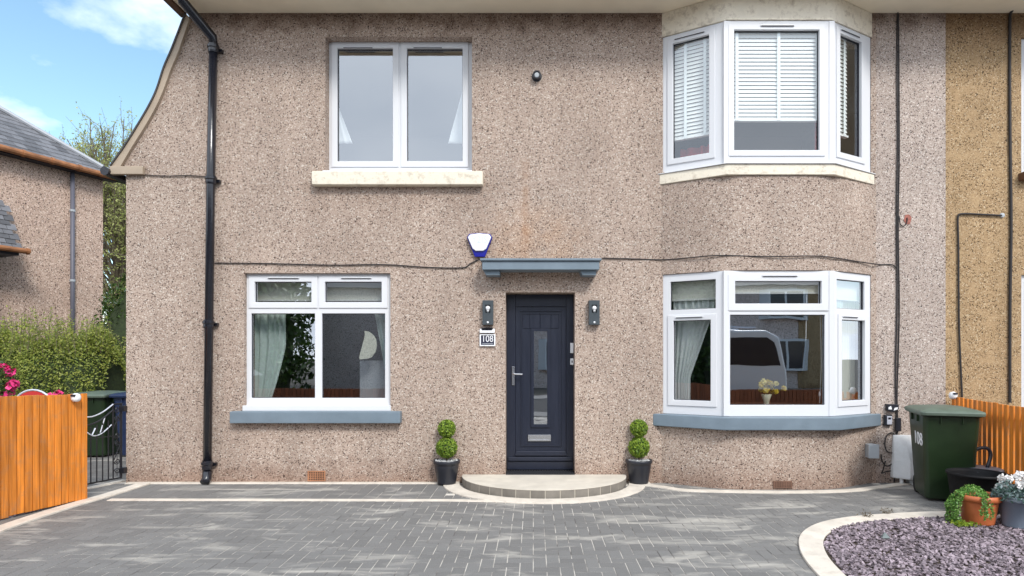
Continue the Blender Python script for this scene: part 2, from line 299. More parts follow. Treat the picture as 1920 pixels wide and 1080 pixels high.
class MB:
    def __init__(s): s.v = []; s.f = []
    def add(s, vs, fs):
        n = len(s.v); s.v += [tuple(p) for p in vs]; s.f += [tuple(i+n for i in f) for f in fs]; return s
    def box(s, x0, x1, y0, y1, z0, z1, xf=None):
        vs = [(x, y, z) for z in (z0, z1) for y in (y0, y1) for x in (x0, x1)]
        if xf: vs = [xf(*p) for p in vs]
        return s.add(vs, [(0, 2, 3, 1), (4, 5, 7, 6), (0, 1, 5, 4), (2, 6, 7, 3), (0, 4, 6, 2), (1, 3, 7, 5)])
    def prism(s, poly, z0, z1, xf=None):
        n = len(poly); vs = [(p[0], p[1], z0) for p in poly]+[(p[0], p[1], z1) for p in poly]
        if xf: vs = [xf(*p) for p in vs]
        return s.add(vs, [tuple(range(n))[::-1], tuple(range(n, 2*n))]+[(i, (i+1) % n, n+(i+1) % n, n+i) for i in range(n)])
    def loft(s, rings, cap0=True, cap1=True):
        n = len(rings[0]); vs = [p for r in rings for p in r]; fs = []
        for k in range(len(rings)-1):
            for i in range(n):
                j = (i+1) % n; fs.append((k*n+i, k*n+j, (k+1)*n+j, (k+1)*n+i))
        if cap0: fs.append(tuple(range(n))[::-1])
        if cap1: fs.append(tuple(range((len(rings)-1)*n, len(rings)*n)))
        return s.add(vs, fs)
    def lathe(s, prof, c=(0, 0, 0), seg=32, cap0=True, cap1=True):
        return s.loft([[(c[0]+r*math.cos(2*math.pi*i/seg), c[1]+r*math.sin(2*math.pi*i/seg), c[2]+z) for i in range(seg)] for r, z in prof], cap0, cap1)
    def tube(s, pts, r, seg=8, r1=None):
        pts = [Vector(p) for p in pts]; rings = []; n = len(pts); up = None
        for i, p in enumerate(pts):
            d = (pts[min(i+1, n-1)]-pts[max(i-1, 0)]).normalized()
            if up is None: up = Vector((0, 0, 1)) if abs(d.z) < .9 else Vector((1, 0, 0))
            a = d.cross(up).normalized(); b = a.cross(d).normalized(); up = b
            rr = r if r1 is None else r+(r1-r)*i/(n-1)
            rings.append([p+(a*math.cos(2*math.pi*k/seg)+b*math.sin(2*math.pi*k/seg))*rr for k in range(seg)])
        return s.loft(rings)
    def build(s, name, material, parent=None, smooth=False, bevel=0., loc=None, weld=False):
        me = bpy.data.meshes.new(name); me.from_pydata(s.v, [], s.f); me.validate()
        bm = bmesh.new(); bm.from_mesh(me)
        if weld: bmesh.ops.remove_doubles(bm, verts=bm.verts, dist=1e-5)
        bmesh.ops.recalc_face_normals(bm, faces=bm.faces); bm.to_mesh(me); bm.free()
        return finish(name, me, material, parent, smooth, bevel, loc)
def spline(pts, n=8):
    P = [Vector(p) for p in pts]; P = [P[0]*2-P[1]]+P+[P[-1]*2-P[-2]]; o = []
    for i in range(1, len(P)-2):
        for k in range(n):
            t = k/n; a, b, c, d = P[i-1:i+3]
            o.append(.5*((2*b)+(c-a)*t+(2*a-5*b+4*c-d)*t*t+(3*b-a-3*c+d)*t**3))
    return o+[P[-2]]
def facet(ox, oy, tx, ty):
    l = math.hypot(tx, ty); tx /= l; ty /= l; nx, ny = ty, -tx       # outward normal, towards the camera
    return lambda u, w, z: (ox+u*tx+w*nx, oy+u*ty+w*ny, z)
FLAT = facet(0, 0, 1, 0)
def slab(m, xf, u0, u1, z0, z1, holes, w0, w1):
    us = sorted({u0, u1, *[h[0] for h in holes], *[h[1] for h in holes]}); zs = sorted({z0, z1, *[h[2] for h in holes], *[h[3] for h in holes]})
    us = [u for u in us if u0 <= u <= u1]; zs = [z for z in zs if z0 <= z <= z1]
    def full(i, j):
        if i < 0 or j < 0 or i >= len(us)-1 or j >= len(zs)-1: return False
        cu, cz = (us[i]+us[i+1])/2, (zs[j]+zs[j+1])/2
        return not any(h[0] < cu < h[1] and h[2] < cz < h[3] for h in holes)
    V = []; Fc = []; idx = {}
    def vid(i, j, k):
        if (i, j, k) not in idx: idx[(i, j, k)] = len(V); V.append(xf(us[i], (w0, w1)[k], zs[j]))
        return idx[(i, j, k)]
    for i in range(len(us)-1):
        for j in range(len(zs)-1):
            if not full(i, j): continue
            for k in (0, 1): Fc.append((vid(i, j, k), vid(i+1, j, k), vid(i+1, j+1, k), vid(i, j+1, k)))
            for di, dj, a, b in ((-1, 0, (i, j), (i, j+1)), (1, 0, (i+1, j), (i+1, j+1)), (0, -1, (i, j), (i+1, j)), (0, 1, (i, j+1), (i+1, j+1))):
                if not full(i+di, j+dj): Fc.append((vid(*a, 0), vid(*b, 0), vid(*b, 1), vid(*a, 1)))
    return m.add(V, Fc)
def text(body, size, material, parent, xf, extrude=.002, name='lettering', sx=1., font=None):
    cu = bpy.data.curves.new('t', 'FONT'); cu.body = body; cu.size = size; cu.align_x = 'CENTER'; cu.align_y = 'CENTER'; cu.extrude = extrude
    to = bpy.data.objects.new('t', cu); link(to); bpy.context.view_layer.update()
    me = bpy.data.meshes.new_from_object(to); bpy.data.objects.remove(to)
    for v in me.vertices: v.co = xf(v.co.x*sx, v.co.z, v.co.y)
    return finish(name, me, material, parent)
def rand_unit(n):
    v = rng.normal(size=(n, 3)); return v/np.linalg.norm(v, axis=1)[:, None]
def leaves(name, C, size, material, parent=None, nrm=None, jitter=.8, aspect=.5, loc=None, kindstuff=False):
    """many leaf-shaped folded quads at the given centres"""
    C = np.asarray(C, float); n = len(C); N = rand_unit(n)*jitter
    if nrm is not None: N = N+nrm
    N /= np.linalg.norm(N, axis=1)[:, None]; T = np.cross(N, rand_unit(n)); T /= np.linalg.norm(T, axis=1)[:, None]; B = np.cross(N, T)
    s = size*(.6+.8*rng.random(n))[:, None]; s2 = s*aspect
    V = np.stack([C-T*s*.5, C+B*s2*.5+N*s*.12, C+T*s*.5, C-B*s2*.5+N*s*.12], 1).reshape(-1, 3)
    me = bpy.data.meshes.new(name); me.vertices.add(4*n); me.vertices.foreach_set('co', V.astype(np.float32).ravel())
    me.loops.add(6*n); idx = np.arange(n)[:, None]*4+np.array([0, 1, 2, 0, 2, 3]); me.loops.foreach_set('vertex_index', idx.ravel().astype(np.int32))
    me.polygons.add(2*n); me.polygons.foreach_set('loop_start', (np.arange(2*n)*3).astype(np.int32)); me.update(calc_edges=True)
    return finish(name, me, material, parent, loc=loc)
def G(px, py, z=0.):        # ground point seen at that spot of the photograph
    d = F*(CAMZ-z)/(py-670.); return ((px-1000)*d/F, d+CAMY)
def WX(px, Y=0.): return (px-1000)*(Y-CAMY)/F
def WZ(py, Y=0.): return CAMZ+(670-py)*(Y-CAMY)/F

# ================================================================ ground
g = MB(); g.box(-400, 400, -400, 600, -.6, -.03); tag(g.build('ground', 'ground'), kind='structure')
g = MB(); g.box(-60, 60, -15.5, -9.6, -.029, -.02); tag(g.build('road', 'asphalt'), kind='structure')
g = MB(); g.box(-60, 60, -9.58, -8.3, -.029, .0); tag(g.build('pavement', 'pavement', bevel=.01), kind='structure')
g = MB(); g.box(-60, 60, -17.5, -15.52, -.029, .0); tag(g.build('far_pavement', 'pavement', bevel=.01), kind='structure')
g = MB(); g.box(5.26, 12, -8.1, 0, -.029, -.004); tag(g.build('neighbour_path', 'pavement'), kind='structure')
PX0, PX1, PY0, PY1 = -9.0, 5.2, -8.1, 7.0
g = MB(); g.box(-5.6, 5.2, -8.1, .02, -.028, -.0035); g.box(-9.0, -5.09, .0, 7.0, -.028, -.0037); tag(g.build('paving_joints', 'sand'), kind='structure')
# edging outlines measured on the ground
def strip(pts, wd, z1, z0=-.02, n=8, side=0.):
    P = spline([(*p, 0) for p in pts], n) if n > 1 else [Vector((*p, 0)) for p in pts]; m = MB(); Lq = []; Rq = []
    for i, p in enumerate(P):
        d = (P[min(i+1, len(P)-1)]-P[max(i-1, 0)]).normalized(); q = Vector((-d.y, d.x, 0))
        Lq.append(p+q*wd*(.5+side)); Rq.append(p-q*wd*(.5-side))
    rings = [[(a.x, a.y, z0), (b.x, b.y, z0), (b.x, b.y, z1), (a.x, a.y, z1)] for a, b in zip(Lq, Rq)]
    return m.loft(rings)
bed_pts = [(2.10, -6.4), (2.08, -4.6), (2.13, -3.3), (2.32, -2.55), (2.64, -2.08), (3.08, -1.80), (3.69, -1.64), (4.2, -1.58), (5.0, -1.56)]
m = strip(bed_pts, .19, .018); tag(m.build('bed_edging', 'edging', bevel=.006), kind='structure')
m = strip([(-5.05, -.045), (-3, -.045), (-1.08, -.045)], .09, .012, n=1); m.box(1.32, 1.45, -.09, 0, -.02, .012)
tag(m.build('wall_edging', 'edging', bevel=.004), kind='structure')
m = strip([G(1210, 910), G(1245, 914.5), G(1290, 920.5), G(1400, 923), G(1500, 923.5), G(1590, 921), G(1650, 914), G(1700, 907)], .11, .013); tag(m.build('bay_edging', 'edging', bevel=.004), kind='structure')
m = strip([G(205, 937.5), G(840, 938.5), G(960, 941)], .085, .008, n=1); tag(m.build('line_edging', 'edging', bevel=.003), kind='structure')
m = strip([G(-110, 1040), G(0, 993), G(120, 953), G(200, 930), G(272, 907.5)], .155, .016, n=3); tag(m.build('side_edging', 'edging', bevel=.004), kind='structure')
m = strip([G(162, 917), G(200, 909), G(236, 901)], .09, .014, n=2); tag(m.build('gate_edging', 'edging', bevel=.004), kind='structure')
SC = ((868+1172)/2-1000)/150.; SA, SB = 1.02, .90
el = [(SC+(SA+.13)*math.cos(a), -(SB+.13)*math.sin(a)) for a in [math.pi*i/40 for i in range(41)]]
m = strip(el, .20, .014, n=1); tag(m.build('step_edging', 'edging', bevel=.004), kind='structure')
# block paving: real blocks laid in 90 degree herringbone
def inbed(x, y): # inside gravel bed
    if y > -1.55 or x < 2.05: return False
    pl = [bed_pts[i] for i in range(len(bed_pts))]+[(5.0, -6.5)]
    c = False; n = len(pl); j = n-1
    for i in range(n):
        xi, yi = pl[i]; xj, yj = pl[j]
        if (yi > y) != (yj > y) and x < (xj-xi)*(y-yi)/(yj-yi)+xi: c = not c
        j = i
    return c
pv = MB(); gap = .0035; U = .1
def block(x0, x1, y0, y1):
    cx_, cy_ = (x0+x1)/2, (y0+y1)/2
    if cy_ > -.02 or inbed(cx_, cy_): return
    if ((cx_-SC)/(SA+.05))**2+(cy_/(SB+.05))**2 < 1: return
    dz = random.uniform(-.0006, .0006); h = .0012; a = .004
    x0 += gap; x1 -= gap; y0 += gap; y1 -= gap
    t = [random.uniform(-.0005, .0005) for _ in range(4)]
    pv.add([(x0, y0, -.02), (x1, y0, -.02), (x1, y1, -.02), (x0, y1, -.02), (x0, y0, dz-h), (x1, y0, dz-h), (x1, y1, dz-h), (x0, y1, dz-h),
            (x0+a, y0+a, dz+t[0]), (x1-a, y0+a, dz+t[1]), (x1-a, y1-a, dz+t[2]), (x0+a, y1-a, dz+t[3])],
           [(0, 1, 5, 4), (1, 2, 6, 5), (2, 3, 7, 6), (3, 0, 4, 7), (4, 5, 9, 8), (5, 6, 10, 9), (6, 7, 11, 10), (7, 4, 8, 11), (8, 9, 10, 11)])
lineY = G(500, 938)[1]
for i in range(-60, 60):
    for j in range(-85, 6):
        k = (i-j) % 4          # herringbone cell type
        x, y = i*U, j*U
        if not (-5.6 < x < 5.2 and -6.5 < y < 0): continue
        inrow = y > lineY-.02 and x < -1.0
        if k == 0: r_ = (x, x+2*U, y, y+U)
        elif k == 2: r_ = (x, x+U, y-U, y+U) if False else None
        else: r_ = None
        if r_ and not inrow: block(*r_)
        if k == 3 and not inrow: block(x, x+U, y, y+2*U)   # vertical block
x = -5.5
while x < -1.0:
    for y0, y1 in ((lineY+.03, lineY/2+.0), (lineY/2, -.05)): block(x, x+.15, y0, y1)
    x += .15
for i in range(-60, -34):
    for j in range(0, 46):
        x, y = i*.15+(j % 2)*.075, .03+j*.15
        if x < -5.2:
            x0, x1, y0, y1 = x+gap, x+.15-gap, y+gap, y+.15-gap; pv.box(x0, x1, y0, y1, -.02, 0)
tag(pv.build('driveway', 'paving'), kind='structure')
# gravel bed
bp = list(bed_pts)+[(5.0, -6.5)]
gb = MB(); gb.prism([(p.x, p.y) for p in spline([(*q, 0) for q in bp[:-1]], 6)]+[(5.0, -6.5)], -.02, .004); tag(gb.build('gravel_bed', 'soil'), kind='structure')
def chipmesh(pts, s0, s1, name, zf=.006):
    n = len(pts); V = []; Fq = []
    ang = rng.random(n)*6.283; sz = s0+(s1-s0)*rng.random(n); asp = .45+.5*rng.random(n); tl = rng.normal(size=(n, 2))*.35
    for i, (x, y) in enumerate(pts):
        a = ang[i]; ca, sa = math.cos(a), math.sin(a); b0 = len(V); th = random.uniform(.003, .007); zc = zf+random.uniform(0, .014)
        k = random.choice((4, 5)); ring = []
        for q in range(k):
            t = 2*math.pi*(q+random.uniform(-.25, .25))/k; u, v_ = sz[i]*math.cos(t)*.5, sz[i]*asp[i]*math.sin(t)*.5
            ring.append((u*ca-v_*sa, u*sa+v_*ca))
        for zz in (-th/2, th/2):
            for (u, v_) in ring: V.append((x+u, y+v_, zc+zz+u*tl[i, 0]+v_*tl[i, 1]))
        Fq.append(tuple(range(b0+k, b0+2*k)))
        for q in range(k): Fq.append((b0+q, b0+(q+1) % k, b0+k+(q+1) % k, b0+k+q))
    me = bpy.data.meshes.new(name); me.from_pydata(V, [], Fq); return me
pts = []
while len(pts) < 21000:
    x, y = random.uniform(1.9, 5.0), random.uniform(-4.9, -1.6)
    if inbed(x, y) and inbed(x-.09, y+.03) and inbed(x, y+.09): pts.append((x, y))
tag(finish('slate_chips', chipmesh(pts, .017, .042, 'slate_chips'), 'chips'), 'purple plum slate chippings filling the curved bed', 'gravel', kind='stuff')
pts = [(random.uniform(-5.06, -4.93) - (t*.21), -.95-t*.85) for t in np.random.default_rng(3).random(500)*1.6]
tag(finish('fence_chips', chipmesh(pts, .02, .045, 'fence_chips', .004), 'chips'), 'purple slate chippings along the foot of the left orange fence', 'gravel', kind='stuff')

# ================================================================ main house
H = empty('pebbledash_house', (0, 0, 0), 'large pinkish pebbledash house with navy front door and two-storey bay', 'house')
ZE = 5.87; BX, BB, BA, BP = 2.92, 1.32, .626, .40
PARTY = WX(1773)
winUL = (-2.60, -.767, 3.87, 5.575); winLL = (-3.613, -1.787, .90, 2.62); doorH = (-.347, .52, .10, 2.38)
bayL = (BX-BB+.02, BX+BB-.02, .853, 2.597); bayU = (BX-BB+.02, BX+BB-.02, 3.88, 5.567)
XL = -4.30
wl = MB(); holes = [winUL, winLL, (doorH[0], doorH[1], -.1, doorH[3]), bayL, bayU]
XS = 1.32+.0
slab(wl, FLAT, XL, WX(1640)+.02, -.1, ZE+.0, holes, -.30, 0)
sw = [(-5.09, -.1), (XL, -.1), (XL, ZE)] + [(WX(x), WZ(y)) for x, y in ((354, 40), (333, 95), (318, 131), (304, 171), (290, 202), (270, 237), (246, 277), (229, 308))] + [(-5.09, 3.95)]
n = len(sw); wl.add([(x, 0, z) for x, z in sw]+[(x, .3, z) for x, z in sw], [tuple(range(n)), tuple(range(n, 2*n))]+[(i, (i+1) % n, n+(i+1) % n, n+i) for i in range(n) if i != 1])
wl.box(-5.09, -4.79, .3, 7.0, -.1, 3.9)                       # gable side
wl.box(-4.79, PARTY, 6.7, 7.0, -.1, ZE)
wl.build('wall', 'render', H)
wr = MB(); slab(wr, FLAT, WX(1640)+.02, PARTY, -.1, ZE, [], -.30, 0); wr.build('wall', 'render_lilac', H)
# room shell behind the openings
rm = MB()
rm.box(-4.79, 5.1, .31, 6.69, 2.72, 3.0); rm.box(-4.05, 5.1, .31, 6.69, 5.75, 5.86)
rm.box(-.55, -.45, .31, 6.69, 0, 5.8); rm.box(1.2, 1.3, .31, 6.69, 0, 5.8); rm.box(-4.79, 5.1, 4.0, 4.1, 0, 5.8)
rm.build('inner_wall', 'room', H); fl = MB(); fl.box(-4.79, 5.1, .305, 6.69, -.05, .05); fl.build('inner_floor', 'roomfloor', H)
# bay: rounded pebbledash aprons
def bay_poly(e, round_=0.):
    b, a, p = BB+e, BA+e*.45, BP+e
    P = [(BX-b, .0), (BX-a, -p), (BX+a, -p), (BX+b, .0)]
    if not round_: return P
    o = []
    for i, q in enumerate(P):
        if i in (0, 3): o.append(q); continue
        A_, C_ = Vector((*P[i-1], 0)), Vector((*P[i+1], 0)); Q = Vector((*q, 0)); a0 = Q+(A_-Q).normalized()*round_; c0 = Q+(C_-Q).normalized()*round_
        for k in range(9):
            t = k/8; v = a0*(1-t)**2+Q*2*t*(1-t)+c0*t*t; o.append((v.x, v.y))
    return o
bm_ = MB(); bm_.prism([(x, y if y < 0 else .001) for x, y in bay_poly(-.0, .28)], -.1, .86)
bm_.build('bay_wall', 'render', H); bm_ = MB(); bm_.prism([(x, y if y < 0 else .001) for x, y in bay_poly(-.0, .28)], 2.60, 3.72)
# shallow flare of the render at the foot
bm_.build('bay_wall', 'render', H)
bs = MB(); bs.prism(bay_poly(.11), .712, .865); o = bs.build('window_sill', 'blue', H, bevel=.012); tag(o, 'blue-grey painted sill around the lower bay')
bs = MB(); bs.prism(bay_poly(.025), 3.725, 3.852); tag(bs.build('window_sill', 'cream_worn', H, bevel=.008), 'peeling cream sill around the upper bay')
bs = MB(); bs.prism(bay_poly(-.004), 5.57, ZE-.002); tag(bs.build('bay_frieze', 'cream_worn', H, bevel=.006), 'chipped cream band above the upper bay window')
# soffit, gutter, roof
OV = .66
sf = MB(); sf.box(-4.34, PARTY, -OV, -.001, ZE, ZE+.03); sf.build('soffit', 'cream', H)
sf = MB(); sf.box(-4.34, 5.5, -OV-.025, -OV-.001, ZE-.03, ZE+.16); sf.build('fascia', 'cream', H)
gt = MB(); arc = [(-OV-.09+.06*math.cos(a), ZE+.11+.06*math.sin(a)) for a in [math.pi+math.pi*i/8 for i in range(9)]]
arc += [(y*1.0, z) for y, z in [(-OV-.09+.052*math.cos(a), ZE+.11+.052*math.sin(a)) for a in [2*math.pi-math.pi*i/8 for i in range(9)]]]
gt.loft([[(x, y, z) for y, z in arc] for x in (-4.4, 5.5)]); gt.build('gutter', 'black', H)
rf = MB()
for k in range(18):
    y0 = -OV-.05+k*.22; zz = ZE+.17+k*.22*.78
    x = -4.45+(k % 2)*.15
    while x < 5.2:
        rf.box(x, x+.295, 0, .32, 0, .012, lambda a, b, c, y0=y0, zz=zz: (a, y0+b, zz+b*.78-b*.06+c)); x += .30
rf.box(-4.45, PARTY+.3, -.62, 3.2, ZE+.04, ZE+.10, lambda a, b, c: (a, b, c+(b+.65)*.78)); rf.box(-4.45, PARTY+.3, 3.2, 7.4, ZE+.04, ZE+.1, lambda a, b, c: (a, b, c+3.0-(b-3.2)*.78))
rf.build('roof', 'slate', H)
gw = MB(); n_ = [(0.0, ZE+.02), (7.0, ZE+.02), (3.3, ZE+2.95)]; gw.add([(-4.3, y, z) for y, z in n_]+[(-4.1, y, z) for y, z in n_], [(0, 1, 2), (3, 4, 5), (0, 1, 4, 3), (1, 2, 5, 4), (2, 0, 3, 5)]); gw.build('gable_peak', 'render', H)
vb = MB(); vb.box(-4.40, -4.345, -OV-.03, .02, ZE-.03, ZE+.09); vb.box(-4.46, -4.405, -OV-.06, .1, ZE+.0, ZE+.05); vb.build('verge_board', 'wood', H)
# swept bargeboard with dark slate edge
curve = [(353, 30), (328, 95), (313, 130), (300, 170), (286, 200), (265, 236), (240, 276), (213, 314)]
inner = [(359, 38), (339, 97), (324, 133), (309, 174), (295, 205), (275, 240), (250, 280), (230, 314)]
cu_ = spline([(WX(x), 0, WZ(y)) for x, y in curve], 4); ci_ = spline([(WX(x), 0, WZ(y)) for x, y in inner], 4)
bb = MB(); bb.loft([[(a.x, -.045, a.z), (b.x, -.045, b.z), (b.x, -.001, b.z), (a.x, -.001, a.z)] for a, b in zip(cu_, ci_)]); bb.build('bargeboard', 'barge', H)
se = MB(); se.loft([[(a.x-.018, -.06, a.z+.006), (a.x, -.06, a.z), (a.x, .4, a.z), (a.x-.018, .4, a.z+.006)] for a in cu_])
se.build('slate_verge', 'verge', H)
rs = MB(); rs.loft([[(a.x-.02, .0, a.z-.01), (a.x+.02, .0, a.z-.03), (a.x+.02, 7.1, a.z-.03), (a.x-.02, 7.1, a.z-.01)] for a in cu_]); rs.build('swept_roof', 'slate', H)
kn = MB(); kn.box(WX(211), WX(273), -.06, -.002, WZ(329), WZ(314)); kn.build('kneeler', 'barge', H, bevel=.006)
cg = MB(); cg.tube([(WX(206), -.1, 3.87), (WX(206), 7.1, 3.87)], .055, 10); cg.build('gutter', 'black', H)
# black pads for the band edge lines
# windows
def zpane(px0, px1, py0, py1, Y): s = F/(Y-CAMY); return ((px0-1000)/s, (px1-1000)/s, CAMZ+(670-py1)/s, CAMZ+(670-py0)/s)
def window(xf, rect, panes, depth=0., glass='glass', label=None, parent=H, vents=(), name='window', thick=.07, lw=.0):
    """rect = outer frame; panes = (u0,u1,z0,z1,border): border>0 adds an opening sash standing proud"""
    u0, u1, z0, z1 = rect; fr = MB()
    slab(fr, xf, u0, u1, z0, z1, [(a-max(b-.008, 0), c+max(b-.008, 0), d-max(b-.008, 0), e+max(b-.008, 0)) for a, c, d, e, b in panes], -depth-thick, -depth)
    W = fr.build(name, 'upvc', parent, bevel=.004)
    if label: W['label'] = label
    sashes = MB(); any_ = False
    for a, c, d, e, b in panes:
        if b > 0:
            slab(sashes, xf, a-b, c+b, d-b, e+b, [(a, c, d, e)], -depth-.05, -depth+.014); any_ = True
        gk = MB(); slab(gk, xf, a-.004, c+.004, d-.004, e+.004, [(a+.006, c-.006, d+.006, e-.006)], -depth-.047, -depth-.022); gk.build('seal', 'seal', W)
        pn = MB(); pn.box(a-.003, c+.003, -depth-.044, -depth-.030, d-.003, e+.003, xf)
        # single sheet of glass
        pn = MB(); pn.add([xf(a-.003, -depth-.034, d-.003), xf(c+.003, -depth-.034, d-.003), xf(c+.003, -depth-.034, e+.003), xf(a-.003, -depth-.034, e+.003)], [(0, 1, 2, 3)]); pn.build('pane', glass, W)
    if any_: sashes.build('sash', 'upvc', W, bevel=.005)
    for (a, c, z) in vents:
        vt = MB(); vt.box(a, c, -depth+.013, -depth+.026, z-.008, z+.008, xf); vt.build('trickle_vent', 'upvc', W, bevel=.003)
        vt = MB(); vt.box(a+.01, c-.01, -depth+.020, -depth+.0275, z-.0095, z-.002, xf); vt.build('vent_slot', 'seal', W)
    return W
D = .14
p1 = zpane(634, 738, 93, 304, D+.03)+(.075,); p2 = zpane(764, 868, 93, 304, D+.03)+(.075,)
W1 = window(FLAT, winUL, [p1, p2], D, 'glass_up', 'white two-light window above, reflecting grey sky', vents=[(-2.42, -2.03, 5.50), (-1.53, -1.15, 5.50)])
ld = MB(); ld.box(-2.63, -.765, -.02, .13, 3.876, 3.90); ld.build('sill_trim', 'upvc', W1, bevel=.004)
q = [zpane(480, 586, 529, 567, .09)+(.075,), zpane(611, 717, 529, 567, .09)+(.075,), zpane(473, 592, 588, 746, .09)+(0,), zpane(605, 723, 588, 746, .09)+(0,)]
W2 = window(FLAT, winLL, q, .06, 'glass', 'white four-pane window left of the door', vents=[(-3.34, -2.94, 2.565), (-2.42, -2.03, 2.565)])
ld = MB(); ld.box(-3.63, -1.78, -.015, .06, .899, .965); ld.build('sill_trim', 'upvc', W2, bevel=.004)
ts = MB(); ts.box(-3.60, -1.80, -.0, .06, 2.075, 2.115, FLAT and (lambda a, b, c: (a, -b+.05, c))); 
# bay facets
LN = math.hypot(BB-BA, BP)
xfL = facet(BX-BB, 0, BB-BA, -BP); xfC = facet(BX-BA, -BP, 1, 0); xfR = facet(BX+BA, -BP, BB-BA, BP)
def ux(px, ox, oy, tx, ty):
    l = math.hypot(tx, ty); tx /= l; ty /= l; return ((px-1000)*(oy-CAMY)-F*ox)/(F*tx-(px-1000)*ty)
LL = (BX-BB, 0, BB-BA, -BP); RR = (BX+BA, -BP, BB-BA, BP)
uc = lambda px: (px-1000)/158.2-(BX-BA)
BT, B0 = 2.597, .866
cw = 2*BA
bwl = empty_bay = None
WB = window(xfC, (.0, cw, B0, BT), [(uc(1379), uc(1541), 2.205, 2.472, .085), (uc(1370), uc(1548), 1.0, 2.073, .0)], .02, 'glass', 'white lower bay window centre light', vents=[(.42, .84, 2.535)])
WBL = window(xfL, (.0, LN, B0, BT), [(ux(1256, *LL), ux(1341, *LL), 2.155, 2.505, 0), (ux(1262, *LL), ux(1332, *LL), 1.04, 2.02, .07)], .02, 'glass', 'white lower bay window left light', vents=[(.18, .52, 2.06)])
WBR = window(xfR, (.0, LN, B0, BT), [(ux(1572, *RR), ux(1624, *RR), 2.155, 2.505, 0), (ux(1580, *RR), ux(1623, *RR), 1.04, 2.02, .07)], .02, 'glass', 'white lower bay window right light', vents=[(.2, .5, 2.06)])
UT, U0 = 5.566, 3.862
WU = window(xfC, (.0, cw, U0, UT), [(uc(1377), uc(1537), 4.026, 5.455, .07)], .02, 'glass_blind', 'white upper bay window centre light', vents=[(.40, .80, 5.50)])
WUL = window(xfL, (.0, LN, U0, UT), [(ux(1261, *LL), ux(1329, *LL), 4.03, 5.455, .07)], .02, 'glass_blind', 'white upper bay window left light', vents=[(.16, .54, 5.50)])
WUR = window(xfR, (.0, LN, U0, UT), [(ux(1577, *RR), ux(1617, *RR), 4.03, 5.455, .07)], .02, 'glass_blind', 'white upper bay window right light', vents=[(.16, .54, 5.50)])
for zz0, zz1 in ((B0, BT), (U0, UT)):
    for sx in (-1, 1):
        c = BX+sx*BA; cp = MB(); cp.prism([(c-.035, -BP+.012), (c+.035, -BP+.012), (c+.03, -BP+.10), (c-.03, -BP+.10)], zz0+.001, zz1-.001); cp.build('corner_post', 'upvc', H, bevel=.006)
lg = MB(); lg.prism([(x, y) for x, y in bay_poly(.045)], 3.853, 3.868); lg.prism(bay_poly(.02), 3.869, 3.93); 
EX = bay_poly(.03); 
lg = MB(); lg.prism(bay_poly(.045), 3.853, 3.8615); lg.build('sill_trim', 'upvc', H, bevel=.002)
# window sills
ws = MB(); ws.box(WX(430, -.11), WX(750, -.11), -.11, .02, WZ(794, -.11), .898); tag(ws.build('window_sill', 'blue', H, bevel=.010), 'blue-grey painted sill under the lower window')
ws = MB(); ws.box(WX(584, -.10), WX(905, -.10), -.10, .02, WZ(346, -.10), 3.867); tag(ws.build('window_sill', 'cream_worn', H, bevel=.010), 'peeling cream sill under the upper window'); m = MB(); m.box(-2.625, -.77, -.018, .0, 3.8675, 3.8755); m.build('seal', 'seal', H)
# door canopy
dc = MB(); Y = -.28
dc.box(WX(900, Y), WX(1128, Y), Y, -.001, WZ(488.5, Y)-.0, WZ(484, Y)); dc.box(WX(904, Y+.02), WX(1124, Y+.02), Y+.025, -.001, WZ(505, Y), WZ(489, Y))
C_ = dc.build('door_canopy', 'blue', H, bevel=.006)
for x0, x1 in ((908, 937), (1089, 1118)):
    bk = MB(); bk.prism([(WX(x0, -.2)+.02, WZ(516, -.2)), (WX(x1, -.2), WZ(516, -.2)), (WX(x1, -.2), WZ(505.5, -.2)), (WX(x0, -.2)-.015, WZ(505.5, -.2))], -.2, -.001, lambda a, b, c: (a, c, b)); bk.build('bracket', 'blue', C_, bevel=.005)
# door
Y = .25; s = F/(Y-CAMY)
X_ = lambda px: (px-1000)/s
Z_ = lambda py: CAMZ+(670-py)/s
DF = MB(); x0, x1 = doorH[0]+.001, doorH[1]-.001
DF.box(x0, x0+.115, Y-.02, Y+.06, .12, 2.375); DF.box(x1-.095, x1, Y-.02, Y+.06, .12, 2.375); DF.box(x0+.115, x1-.095, Y-.02, Y+.06, 2.22, 2.375)
DOOR = DF.build('front_door', 'door', H, bevel=.006)
lf = MB(); gx0, gx1, gz0, gz1 = X_(1001), X_(1026), Z_(796), Z_(621); lx0, lx1 = x0+.115, x1-.095
slab(lf, FLAT, lx0+.003, lx1-.003, .20, 2.215, [(gx0, gx1, gz0, gz1), (gx0-.035, gx1+.035, gz1, gz1+.035)] if False else [(gx0, gx1, gz0, gz1)], -Y-.05, -Y-.005)
lf.build('door_leaf', 'door', DOOR)
bd = MB()
slab(bd, FLAT, gx0-.035, gx1+.035, gz0-.035, gz1+.035, [(gx0, gx1, gz0, gz1)], -Y-.004, -Y+.014)       # glazing bead
slab(bd, FLAT, lx0+.003, lx1-.003, .20, 2.215, [(lx0+.055, lx1-.055, .40, 2.16)], -Y-.004, -Y+.010)
slab(bd, FLAT, lx0+.075, lx1-.075, .42, 2.14, [(lx0+.09, lx1-.09, .435, 2.125)], -Y-.004, -Y+.006)
for xx in (X_(993), X_(1013), X_(1033)):
    bd.box(xx-.003, xx+.003, Y-.001, Y+.0, gz1+.036, 2.12)
bd.build('moulding', 'door', DOOR, bevel=.004)
pl = MB(); e = [lx0+.092, X_(993), X_(1013), X_(1033), lx1-.092]
for a, b in zip(e[:-1], e[1:]): pl.box(a+.004, b-.004, Y-.004, Y+.004, gz1+.037, 2.12)
pl.build('plank_panel', 'door', DOOR, bevel=.003)
